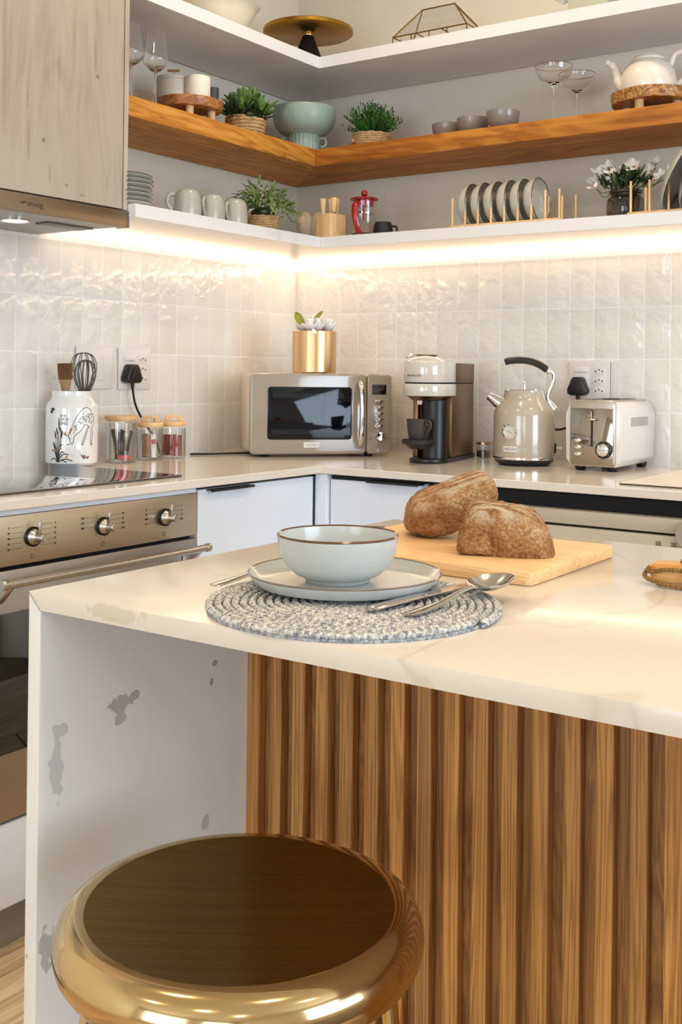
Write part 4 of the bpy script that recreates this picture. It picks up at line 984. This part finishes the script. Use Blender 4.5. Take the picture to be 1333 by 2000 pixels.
# ------------------------------------------------------------------ bar stool
st = thing('bar_stool', 'round brushed brass bar stool tucked under the island overhang', 'stool', (1.640, -2.246, 0), .6057)
M().lathe([(0, .600), (.145, .600), (.1475, .602), (.1475, .6470), (.1470, .6478), (.141, .6472), (.120, .6455), (.06, .6435), (0, .643)], 128).build('seat_top', BRASS, st)
M().lathe([(.1472, .6477), (.153, .6478), (.1585, .6468), (.1645, .644), (.169, .6400), (.173, .6335), (.1755, .626), (.176, .619), (.174, .609), (.1695, .602), (.163, .5975), (.152, .595), (0, .595)], 128).build('rim', BRASSP, st)
for q in range(4):
    c_, s_ = math.cos(q*PI/2), math.sin(q*PI/2)
    M().tube([(.138*c_, .138*s_, .597), (.205*c_, .205*s_, .0)], .0085, 4, up=(-s_, c_, 0)).build('leg', BRASSP, st, bevel=.001)
M().tube([(.180*math.cos(a*PI/24), .180*math.sin(a*PI/24), .22) for a in range(48)], .006, 10, True).build('footrest_ring', BRASSP, st)

# ------------------------------------------------------------------ oak shelf items
WZ = 1.848
wg = thing('wine_glass', 'clear stemmed wine glass at the cabinet end of the oak shelf', 'wine glass', (.250, -.958, WZ), 0)
WGP = [(.031, .001), (.030, .003), (.012, .005), (.004, .009), (.0032, .03), (.0032, .085), (.005, .092), (.014, .098), (.034, .118), (.0355, .122), (.0345, .135), (.030, .170), (.0275, .198)]
M().lathe([(0, 0)]+WGP+[(.0265, .198), (.0290, .170), (.0335, .135), (.0345, .122), (.0330, .1185), (.013, .0995), (0, .0965)], 40).build('glass_body', CRYSTAL, wg)
dup(wg, (.240, -1.038, WZ), 0, 'clear wine glass half hidden by the wall cabinet edge'); dup(wg, (.165, -1.03, WZ), 0, 'clear wine glass standing behind the other two')
for o in [x for x in C.objects if x.name.startswith('wine_glass')]: o['group'] = 'wine glasses on the oak shelf'
def riser(name, label, loc, R, m, rz=0, th=.027, h=.064, leg=.011):
    t = thing(name, label, 'riser', loc, rz)
    M().lathe([(0, h-th), (R*.97, h-th), (R, h-th*.7), (R*1.01, h-.002), (R*.98, h), (0, h)], 56, wob=lambda a, z: 1+.02*math.sin(3*a+1)+.012*math.sin(7*a)).build('top', m, t)
    for a in (.4, 2.0, 3.6, 5.2): M().tube([(R*.68*math.cos(a), R*.68*math.sin(a), 0), (R*.68*math.cos(a), R*.68*math.sin(a), h-th+.001)], leg, 14).build('leg', PALE, t)
    return t
riser('wooden_riser', 'round wooden riser carrying candles on the oak shelf', (.190, -.763, WZ), .094, ACACIA, .3)
cn = thing('canister', 'putty cream lidded canister with brass T-shaped knob on riser', 'canister', (.150, -.785, WZ+.0645), .6)
M().lathe([(0, 0), (.047, 0), (.048, .002), (.048, .056), (0, .056)], 40).build('canister_body', CANC, cn)
ld = M().lathe([(0, .0565), (.049, .0565), (.049, .065), (.048, .066), (0, .066)], 40).build('lid', CANC, cn)
M().tube([(0, 0, .066), (0, 0, .087)], .0026, 8).build('knob_stem', GOLD, ld); M().tube([(-.017, 0, .088), (.017, 0, .088)], .0036, 10).build('knob_bar', GOLD, ld)
cd = tag(M().lathe([(0, 0), (.0350, 0), (.0355, .002), (.0355, .056), (.0345, .058), (0, .058)], 40).build('pillar_candle', WAX), 'plain white pillar candle beside the lidded canister', 'candle'); cd.location = (.222, -.762, WZ+.0645); cd.scale = (1, 1, 1.1)
dk = tag(M().lathe([(0, 0), (.022, 0), (.0235, .03), (.024, .052), (.0215, .052), (.021, .004), (0, .004)], 32).build('tumbler', SLATE), 'dark slate tumbler at the far edge of the candle riser', 'tumbler'); dk.location = (.214, -.692, WZ+.0645); dk.scale = (.8, .8, .95)
tw = tag(M().ball((0, 0, .010), (.015, .012, .009), 10, 6).ball((.02, .02, .008), (.009, .012, .008), 10, 6).ball((-.014, .016, .012), (.008, .008, .011), 8, 6).build('dried_seed_pods', plain('seed_pod', '#a98a5a', .7, var=.3)), 'cluster of dried pods tucked beneath the candle riser', 'dried pods'); tw.location = (.235, -.79, WZ)

def basket(t, R0, R1, h, rows):
    M().lathe([(0, .002), (R0*.9, .002), (R1*.9, h*.95), (0, h*.93)], 32).build('liner', plain('soil', '#3a2c1e', .9), t)
    for k in range(rows):
        u = (k+.5)/rows; r = R0+(R1-R0)*u; z = h*u; n = 44
        M().tube([((r+.0012*math.sin(a*11+k))*math.cos(2*PI*a/n), (r+.0012*math.sin(a*11+k))*math.sin(2*PI*a/n), z+.0008*math.sin(a*1.7)) for a in range(n)], h/rows*.56, 7, True).build('rope_coil', ROPE, t)
def leaf_mesh(L, Wd, mt, nm='leaf'):
    m = M().add(*petal(L, Wd, .25, 4, 2)); return m
def sprig_plant(t, n, L, Wd, mt, R, H, z0, lo, hi, seed, name='leaf', droop=.0, lmin=.7, stem=True):
    r = random.Random(seed); p = None
    ms = [M().add(*petal(L*s_, Wd*s_, cup, 4, 2)).build(name, mt, t) for s_, cup in ((1, .3), (.85, .5), (.75, .15))]
    for k in range(n):
        a = r.uniform(0, 2*PI); q = r.random()**.6; e = r.uniform(lo, hi)
        h = z0+H*(1-.55*q*q)*r.uniform(.35, 1); x, y = R*q*math.cos(a), R*q*math.sin(a)
        rot = (r.uniform(lo, hi)-droop*q, 0, a-PI/2+r.uniform(-.8, .8)); s_ = r.uniform(lmin, 1.1)
        o = ms[k] if k < 3 else link(ms[k % 3]); o.parent = t; o.location = (x, y, h); o.rotation_euler = rot; o.scale = (s_, s_, s_)
        if stem and k % 4 == 0: stems.append(((0, 0, z0*.7), (x*.5, y*.5, (z0+h)*.5), (x, y, h)))
p1 = thing('potted_plant', 'broad-leaved green plant in a rope-handled basket beside the candles', 'plant', (.222, -.545, WZ), .4)
stems = []
basket(p1, .046, .054, .050, 5); M().tube(curve([(-.052, 0, .035), (-.062, -.004, .046), (-.052, -.022, .058), (-.02, -.045, .055), (.01, -.055, .050)], 6), .005, 8).build('rope_handle', ROPE, p1)
sprig_plant(p1, 120, .040, .021, GREEN1, .066, .080, .045, .1, 1.3, 11)
sprig_plant(p1, 70, .036, .022, GREEND, .058, .055, .042, -.2, 1.0, 12)
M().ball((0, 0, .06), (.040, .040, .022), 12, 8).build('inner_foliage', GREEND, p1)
for s_ in stems[:10]: M().tube(s_, .0012, 5).build('stem', GREEND, p1)
gp = thing('pedestal_pot', 'sage green bowl on a fluted pedestal with ring handles', 'pot', (.224, -.264, WZ), .6)
M().lathe([(.046, .050), (.052, .055), (.075, .062), (.091, .078), (.0995, .102), (.1005, .130), (.0980, .140), (.0955, .140), (.097, .13), (.088, .09), (.06, .070), (0, .065)], 56).build('bowl', SAGE, gp)
M().lathe([(0, 0), (.049, 0), (.049, .056), (0, .056)], 96, wob=lambda a, z: 1+.03*math.sin(24*a)).build('fluted_foot', SAGE, gp, angle=60)
for a in (-1, 1): M().tube([(a*(.058+.013*math.cos(q*PI/8)), 0, .034+.015*math.sin(q*PI/8)) for q in range(16)], .0045, 10, True).build('ring_handle', SAGE, gp)
p2 = thing('potted_plant', 'fluffy fine-leaved green plant in a rope basket beside the sage pot', 'plant', (.448, -.215, WZ), .4)
basket(p2, .050, .057, .042, 6)
b2 = M(); r2 = random.Random(4)
for k in range(230):
    a = r2.uniform(0, 2*PI); e = r2.uniform(.35, 1.5); Ls = r2.uniform(.070, .105); d = Vector((math.cos(a)*math.cos(e)*.95, math.sin(a)*math.cos(e)*.95, math.sin(e))); base = Vector((0, 0, .036))+Vector((d.x, d.y, 0))*.02
    b2.tube([base, base+d*Ls*.6, base+d*Ls], [.0008, .0007, .0004], 3)
    for q in range(9):
        t_ = .35+.65*q/8; c_ = base+d*Ls*t_; az = r2.uniform(0, 6.28)
        b2.add(*petal(.0115, .0050, .2, 2, 1), Matrix.Translation(c_) @ Matrix.Rotation(az, 4, 'Z') @ Matrix.Rotation(r2.uniform(.1, 1.1), 4, 'X'))
tag(b2.build('foliage', GREEN2, p2), kind='stuff')
M().ball((-.058, -.012, .014), (.009, .007, .007), 8, 6).build('rope_knot', ACACIA, p2); M().ball((-.052, -.026, .020), (.006, .006, .010), 8, 6).build('rope_knot', ACACIA, p2)
for i, (x, y, lab) in enumerate(((0.695, -.175, 'small dark taupe bowl nearest the fluffy plant'), (0.796, -.205, 'middle one of the three small dark taupe bowls'), (0.908, -.235, 'small dark taupe bowl nearest the stemmed coupe glasses'))):
    if i == 0:
        sb = thing('small_bowl', lab, 'bowl', (x, y, WZ), 0, 'dark taupe bowls on the oak shelf')
        M().lathe([(0, .003), (.022, 0), (.026, 0), (.034, .006), (.047, .020), (.0515, .045), (.0520, .053), (.0503, .0535), (.044, .024), (.028, .010), (0, .008)], 44).build('bowl_body', CERD, sb)
        sb.scale = (.92, .92, .96)
    else: dup(sb, (x, y, WZ), 0, lab)
cg = thing('coupe_glass', 'tall-stemmed gold-rimmed coupe glass in front of its twin', 'glass', (1.066, -.245, WZ), 0, 'coupe glasses on the oak shelf')
M().lathe([(0, 0), (.030, .001), (.028, .003), (.010, .005), (.0045, .010), (.004, .050), (.004, .098), (.007, .106), (.018, .110), (.038, .120), (.0495, .137), (.0515, .155), (.0505, .155), (.0485, .1375), (.0373, .1212), (.0175, .1115), (0, .1085)], 44).build('glass_body', CRYSTAL, cg)
M().lathe([(.0512, .1545), (.0522, .1552), (.0512, .1562)], 44).build('gilt_rim', GOLD, cg)
dup(cg, (1.086, -.130, WZ), 0, 'gold-rimmed coupe glass standing behind its twin near the wall')
riser('wooden_riser', 'olive wood slice riser under the ivory teapot', (1.318, -.178, WZ), .105, ACACIA2, 1.0, th=.030, h=.060, leg=.012)
tp = thing('teapot', 'squat ivory glazed teapot standing on the olive wood riser', 'teapot', (1.308, -.175, WZ+.0605), math.radians(22)); tp.scale = (1.08, 1.08, 1.14)
M().lathe([(0, 0), (.056, 0), (.066, .008), (.069, .022), (.066, .045), (.058, .062), (.045, .074), (.040, .078), (0, .078)], 48).build('pot_body', IVORY, tp)
M().lathe([(.0395, .077), (.040, .082), (.034, .088), (.012, .090), (0, .090)], 40).build('lid', IVORY, tp)
M().tube(curve([(-.055, 0, .012), (-.070, 0, .032), (-.078, 0, .056), (-.090, 0, .074), (-.102, 0, .080)], 6), [.014]*8+[.012]*6+[.0095]*5+[.007]*6, 14).build('spout', IVORY, tp)
M().tube(curve([(.052, 0, .066), (.062, 0, .090), (.080, 0, .096), (.092, 0, .086), (.094, 0, .060), (.088, 0, .036), (.064, 0, .016)], 6), .0075, 12, flat=1.0).build('handle', IVORY, tp)

# ------------------------------------------------------------------ lower shelf items
LZ = 1.562
sp_ = thing('side_plate', 'grey-green side plate in the stack beside the wall cabinet', 'plate', (.276, -1.100, LZ), 0, 'stacked side plates on the lower shelf')
M().lathe([(0, .002), (.045, .002), (.047, 0), (.050, 0), (.054, .003), (.074, .009), (.0775, .0125), (.076, .0130), (.070, .009), (.05, .006), (0, .005)], 56).build('plate_body', CERG, sp_)
M().lathe([(.0765, .0115), (.0782, .0125), (.0765, .0136)], 56).build('rim', RIMD, sp_)
for k, w in enumerate(('second', 'third', 'fourth', 'fifth', 'sixth', 'seventh')):
    c = dup(sp_, (.276+random.uniform(-.002, .002), -1.100+random.uniform(-.002, .002), LZ+.0113*(k+1)), 0, 'grey-green side plate, %s from the bottom of its stack' % w)
sp_['label'] = 'grey-green side plate, the bottom one of its stack'
mg = thing('mug', 'grey stoneware mug turned upside down nearest the side plates', 'mug', (.312, -.895, LZ), math.radians(2), 'upturned mugs on the lower shelf')
def mugp(w): return 1
M().lathe([(.0335, 0), (.0360, .002), (.0365, .020), (.0355, .045), (.033, .060), (.027, .0685), (.024, .0705), (.0235, .0695), (0, .069)], 40).build('mug_body', CERT, mg)
M().tube(curve([(-.022, -.022, .056), (-.028, -.034, .058), (-.032, -.044, .046), (-.031, -.043, .028), (-.024, -.027, .012)], 6), .0052, 10).build('handle', CERT, mg)
dup(mg, (.312, -.799, LZ), math.radians(52), 'grey stoneware mug turned upside down between two others'); dup(mg, (.312, -.702, LZ), math.radians(50), 'grey stoneware upturned mug nearest the leafy plant')
p3 = thing('potted_plant', 'trailing plant with slender pale green leaves in a rope basket', 'plant', (.298, -.560, LZ), 0)
basket(p3, .043, .047, .042, 6); stems = []
sprig_plant(p3, 170, .042, .0115, GREEN3, .078, .095, .045, -.3, 1.3, 21, droop=1.0)
sprig_plant(p3, 60, .038, .011, GREEN1, .066, .075, .040, -.2, 1.0, 22, droop=.8)
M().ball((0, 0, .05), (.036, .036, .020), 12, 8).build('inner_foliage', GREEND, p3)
for s_ in stems[:16]: M().tube(s_, .0010, 5).build('stem', GREEN1, p3)
for k in range(26):  # the trailing side of the plant
    a = random.uniform(-.6, 1.4); q = random.uniform(.07, .125); o = link(kids(p3)[10] if 0 else [x for x in kids(p3) if x.name.startswith('leaf')][k % 3], p3, (.8*q*math.cos(a), q*math.sin(a), max(.034, .090-(q-.07)*1.0+random.uniform(-.02, .012))), (random.uniform(-.4, .6), 0, a-PI/2+random.uniform(-.9, .9)))
sh = thing('shell_vase', 'glossy beige ribbed shell ornament in the shelf corner', 'ornament', (.255, -.245, LZ), .3)
for dx, sc_, rz in ((-.022, .95, .3), (.014, 1.0, -.2)):
    M().lathe([(0, 0), (.014, .002), (.023, .022), (.030, .052), (.029, .078), (.018, .096), (0, .103)], 32, wob=lambda a, z: 1+.10*math.sin(5*a), mat=T(dx, 0, 0, ry=.12*(-1 if dx < 0 else 1), rz=rz)).build('shell', SHELLM, sh, angle=70)
kb2 = thing('knife_block', 'small beech block holding wooden-handled knives at the shelf corner', 'knife block', (.372, -.320, LZ), math.radians(-10))
M().box(-.032, .032, -.032, .032, 0, .072).build('block', PALE, kb2, bevel=.0012)
for k, (x, y) in enumerate(((-.022, -.012), (-.010, .010), (.008, .016), (.018, -.006))):
    kk = thing('table_knife', ['small knife with pale wood handle at the near corner of the block', 'pale-handled knife second along in the beech block', 'pale-handled knife at the back of the beech block', 'thick pale-handled knife nearest the red cafetiere'][k], 'knife', matW(kb2) @ Vector((x, y, .0725)), math.radians(30), 'knives in the beech block')
    M().tube([(0, 0, 0), (0, 0, .007)], .0035, 8).build('bolster', SILVER, kk)
    M().tube([(0, 0, .006), (0, 0, .030), (0, 0, .050)], [.0065, .0085, .0098], 14, flat=.7).build('handle', PALE, kk, bevel=.001)
fpz = thing('cafetiere', 'small glass cafetiere with red lid and handle', 'cafetiere', (.486, -.308, LZ), math.radians(20)); fpz.scale = (1.1, 1.1, 1.1)
M().lathe([(0, .004), (.031, .004), (.033, .008), (.033, .088), (.0335, .094)], 40).build('beaker', GLASS, fpz)
ld = M().lathe([(0, .084), (.026, .084), (.027, .098), (.0375, .099), (.0385, .103), (.034, .105), (.01, .107), (0, .107)], 40).build('lid', RED, fpz)
M().ball((0, 0, .118), .0095, 16, 12).build('plunger_knob', RED, ld)
M().tube(curve([(-.012, -.034, .088), (-.014, -.048, .078), (-.013, -.052, .050), (-.008, -.046, .020), (-.004, -.036, .006)], 6), .0068, 10, flat=1.3).build('handle', RED, fpz)
M().tube([(.006, -.034, .040), (.006, -.034, .080)], .003, 8).build('frame_bar', RED, fpz)
M().lathe([(0, .060), (.031, .060), (.0315, .064), (0, .066)], 32).build('filter_plate', CHROME, fpz); M().tube([(0, 0, .064), (0, 0, .1)], .002, 8).build('plunger_rod', CHROME, fpz)
M().lathe([(0, 0), (.033, 0), (.034, .006), (.031, .008), (0, .008)], 32).build('foot_ring', BLACK, fpz)
bc = thing('espresso_cup', 'small matte black cup upside down beside the cafetiere', 'cup', (.556, -.312, LZ), math.radians(20)); bc.scale = (1.15, 1.15, 1.15)
M().lathe([(.0265, 0), (.027, .003), (.0235, .026), (.0195, .033), (0, .0335)], 32).build('cup_body', BLACKM, bc)
M().tube(curve([(.022, -.002, .022), (.036, -.004, .020), (.038, -.004, .008), (.040, -.004, .002)], 5), .0028, 8).build('handle', BLACKM, bc)

def peg_rack(name, label, x0, x1, y0, y1, n, hh):
    t = thing(name, label, 'plate rack', (x0, 0, LZ), 0)
    L = x1-x0
    for y in (y0, y1): M().box(0, L, y-.009, y+.009, 0, .007).build('rail', PALE, t, bevel=.001)
    for x in (.012, L-.012): M().box(x-.006, x+.006, y0+.0095, y1-.0095, .001, .006).build('cross_rail', PALE, t)
    pg = None
    for k in range(n):
        for y in (y0, y1):
            x = .006+(L-.012)*k/(n-1)
            if pg is None: pg = M().tube([(0, 0, 0), (0, 0, hh)], .0032, 10).build('peg', PALE, t, (0)); pg.location = (x, y, .0065)
            else: link(pg, t, (x, y, .0065))
    return t
peg_rack('plate_rack', 'long beech peg rack holding six upright bowls', .801, 1.135, -.343, -.232, 9, .078)
bb = None
for k in range(6):
    x = .8395+.0403*k
    if bb is None:
        bb = thing('cereal_bowl', 'shallow grey bowl standing on edge at the cafetiere end of the rack', 'bowl', (x, -.2875, LZ+.0675), 0, 'upright bowls in the peg rack')
        mt = T(0, 0, 0) @ Matrix.Rotation(PI/2, 4, 'Y')
        M().lathe([(0, -.024), (.031, -.024), (.034, -.0260), (.039, -.0245), (.051, -.0195), (.0575, -.011), (.0602, .002), (.0610, .0100), (.0594, .0103), (.0585, .002), (.055, -.009), (.048, -.0165), (.03, -.020), (0, -.021)], 56, mat=mt).build('bowl_body', CERG, bb)
        M().lathe([(.0606, .0090), (.0617, .0105), (.0602, .0118), (.0588, .0102)], 56, mat=mt).build('rim', RIMD, bb)
        bb.rotation_euler = (0, -.06, 0)
    else: dup(bb, (x, -.2875, LZ+.0675), None, 'shallow grey bowl on edge, %s from the cafetiere end of rack' % ('', 'second', 'third', 'fourth', 'fifth', 'sixth')[k])
peg_rack('plate_rack', 'beech peg rack holding large plates beside the flowers', 1.318, 1.67, -.343, -.232, 8, .080)
for k, x in enumerate((1.458, 1.503, 1.548)):
    if k == 0:
        bp = thing('large_plate', 'large dark-faced grey plate on edge nearest the flower vase', 'plate', (x, -.2875, LZ+.117), 0, 'large plates in the second rack'); mt = Matrix.Rotation(PI/2, 4, 'Y')
        M().lathe([(0, -.012), (.065, -.012), (.068, -.014), (.072, -.012), (.092, -.007), (.104, .004), (.1055, .0065), (.1035, .007), (.091, -.002), (.07, -.007), (0, -.008)], 64, mat=mt).build('plate_body', CERG, bp)
        M().lathe([(0, -.0072), (.07, -.0062), (.09, -.0012), (.1, .0045)], 64, mat=mt).build('glazed_face', plain('dark_plate_face', '#3a3c38', .25, coat=.4), bp)
        bp.rotation_euler = (0, .56, 0); bp.scale = (1.2, 1.2, 1.2)
    else: dup(bp, (x, -.2875, LZ+.117), None, ['', 'large grey plate on edge, second from the flower vase', 'large grey plate on edge, third from the flower vase'][k])

fv = thing('flower_vase', 'smoky glass jar vase with white star-shaped blooms', 'vase', (1.258, -.200, LZ), 0); fv.scale = (1.18, 1.18, 1.06)
M().lathe([(0, .002), (.040, .002), (.043, .006), (.0435, .055), (.041, .063), (.034, .068), (.0335, .074), (.0365, .077), (.0365, .083), (.034, .084)], 40).build('vase_glass', SMOKE, fv)
M().lathe([(.0345, .0735), (.038, .076), (.038, .082), (.035, .0835)], 40).build('neck_ring', plain('dark_neck', '#1d1a18', .15, coat=1), fv)
rv = random.Random(9)
heads = [(-.078, .0, .104), (-.066, -.01, .128), (-.045, .01, .146), (-.062, -.02, .090), (-.072, .01, .118), (.010, -.015, .132), (.028, -.022, .136), (-.012, -.03, .112), (.002, .01, .146), (.062, .02, .146), (.060, .0, .126), (.085, -.005, .108), (.10, .01, .118), (-.02, -.035, .118)]
for hx, hy, hz in heads:
    M().tube(curve([(rv.uniform(-.015, .015), rv.uniform(-.01, .01), .01), (hx*.25, hy*.3, .085), (hx*.7, hy*.7, hz-.022), (hx, hy, hz)], 5), .0013, 5).build('stem', GREEN1, fv)
    m = M(); n = rv.choice((4, 5)); tlt = Matrix.Translation((hx, hy, hz)) @ Matrix.Rotation(rv.uniform(.5, 1.3), 4, 'X') @ Matrix.Rotation(rv.uniform(-.5, .5), 4, 'Y')
    for k in range(n): m.add(*petal(.024, .0145, .25, 4, 2), tlt @ Matrix.Rotation(2*PI*k/n, 4, 'Z') @ Matrix.Rotation(.45, 4, 'X'))
    bl = m.build('bloom', PETAL, fv); M().ball((0, 0, .003), .003, 8, 6, mat=tlt).build('bloom_centre', GREENY, bl)
stems = []
sprig_plant(fv, 70, .042, .013, GREEND, .048, .044, .078, .1, 1.2, 31, stem=False)
sprig_plant(fv, 26, .040, .011, GREEN1, .050, .046, .080, .2, 1.2, 32, stem=False)
for k in range(7): a = k*.9; M().tube([(.012*math.cos(a), .012*math.sin(a), .006), (.024*math.cos(a+1), .024*math.sin(a+1), .08)], .0016, 5).build('stem', GREEND, fv)

# ------------------------------------------------------------------ top shelf items
TZ = 2.124
cbw = tag(M().lathe([(0, .0), (.045, 0), (.075, .025), (.100, .060), (.112, .085), (.118, .088), (.115, .090), (.106, .080), (.09, .05), (.06, .02), (0, .012)], 48, wob=lambda a, z: 1+.03*math.sin(3*a)).build('serving_bowl', CREAMP), 'large cream pottery bowl with a wavy lip on the top shelf', 'bowl'); cbw.location = (.190, -.640, TZ)
ck = thing('cake_stand', 'brass disc cake stand on a black cone foot at the shelf corner', 'cake stand', (.243, -.274, TZ), 0)
M().lathe([(0, .097), (.139, .097), (.142, .099), (.142, .109), (.140, .111), (0, .111)], 72).build('plate', BRASSD, ck)
M().lathe([(0, 0), (.052, 0), (.018, .088), (.016, .090), (0, .090)], 40).build('cone_foot', BLACKM, ck); M().lathe([(0, .090), (.018, .090), (.0185, .093), (.018, .0968), (0, .0968)], 32).build('collar', GOLD, ck)
tr = thing('glass_terrarium', 'brass-framed faceted glass terrarium on the top shelf', 'terrarium', (.682, -.215, TZ), 0)
E0 = [(-.125, -.055, .001), (.125, -.055, .001), (.125, .055, .001), (-.125, .055, .001)]; E1 = [(x, y, .034) for x, y, z in E0]; E2 = [(-.055, 0, .120), (.055, 0, .120)]
fr = [(E0[i], E0[(i+1) % 4]) for i in range(4)]+[(E1[i], E1[(i+1) % 4]) for i in range(4)]+[(E0[i], E1[i]) for i in range(4)]+[(E1[0], E2[0]), (E1[3], E2[0]), (E1[1], E2[1]), (E1[2], E2[1]), (E2[0], E2[1])]
for x in (-.045, .04): fr += [((x, -.055, .034), (x, .055, .034))]
for x in (-.06, 0, .06): fr += [((x, -.055, .001), (x, -.055, .034))]
for a, b in fr: M().tube([(a[0], a[1], a[2]+.0015), (b[0], b[1], b[2]+.0015)], .0021, 6).build('frame_bar', metal('aged_brass', '#8b6a34', .35) if 'aged_brass' not in bpy.data.materials else bpy.data.materials['aged_brass'], tr)
for q in ((E1[0], E1[1], E2[1], E2[0]), (E1[2], E1[3], E2[0], E2[1]), (E1[3], E1[0], E2[0]), (E1[1], E1[2], E2[1])): M().add([tuple(p) for p in q], [tuple(range(len(q)))]).build('pane', GLASS, tr)
pb_ = thing('planter_box', 'pale grey-green planter with a trailing leaf on the top shelf', 'planter', (1.165, -.215, TZ), .1)
M().prism([(-.055, -.05), (.055, -.05), (.060, .05), (-.060, .05)], 0, .10).build('box', plain('grey_green_box', '#b9b8a4', .5), pb_, bevel=.003)
for k in range(7): leafat('leaf', pb_, GREEN1, .05, .018, T(-.03+.012*k, -.04, .10, rz=k*1.1) @ Matrix.Rotation(.6, 4, 'X'))
for k in range(5): leafat('petal', pb_, PETAL, .035, .02, T(-.075, -.02, .045, rz=k*1.25) @ Matrix.Rotation(.5, 4, 'X'))

# ------------------------------------------------------------------ ceiling downlights (lamp + its own light)
for i, (x, y) in enumerate(((.9, -.9), (2.2, -.9), (.9, -2.3), (2.2, -2.3), (3.5, -2.3), (2.2, -4.2), (3.6, -4.6), (.9, -4.2))):
    d = thing('downlight', 'recessed warm ceiling downlight', 'ceiling light', (x, y, 2.8), 0, 'recessed ceiling downlights')
    M().lathe([(.040, -.001), (.048, -.003), (.050, -.0005), (.042, .0)], 32).build('trim_ring', PLASTW, d)
    M().lathe([(0, -.0015), (.040, -.0015), (0, -.0012)], 32).build('lens', DOWNM, d)
    l = bpy.data.lights.new('downlight_beam', 'SPOT'); l.energy = 44 if y > -1 else 36; l.color = (1, .80, .58); l.spot_size = 2.75; l.spot_blend = .7; l.shadow_soft_size = .05
    lo = bpy.data.objects.new('downlight_beam', l); C.objects.link(lo); lo.parent = d; lo.location = (0, 0, -.01)

# lettering becomes ordinary mesh parts
dg = bpy.context.evaluated_depsgraph_get(); dg.update()
for o in [x for x in C.objects if x.type == 'FONT']:
    me = bpy.data.meshes.new_from_object(o.evaluated_get(dg)); nm = o.name; o.name = 'old'
    n = bpy.data.objects.new(nm, me); C.objects.link(n); n.parent = o.parent; n.location = o.location; n.rotation_euler = o.rotation_euler; n.scale = o.scale
    bpy.data.objects.remove(o)
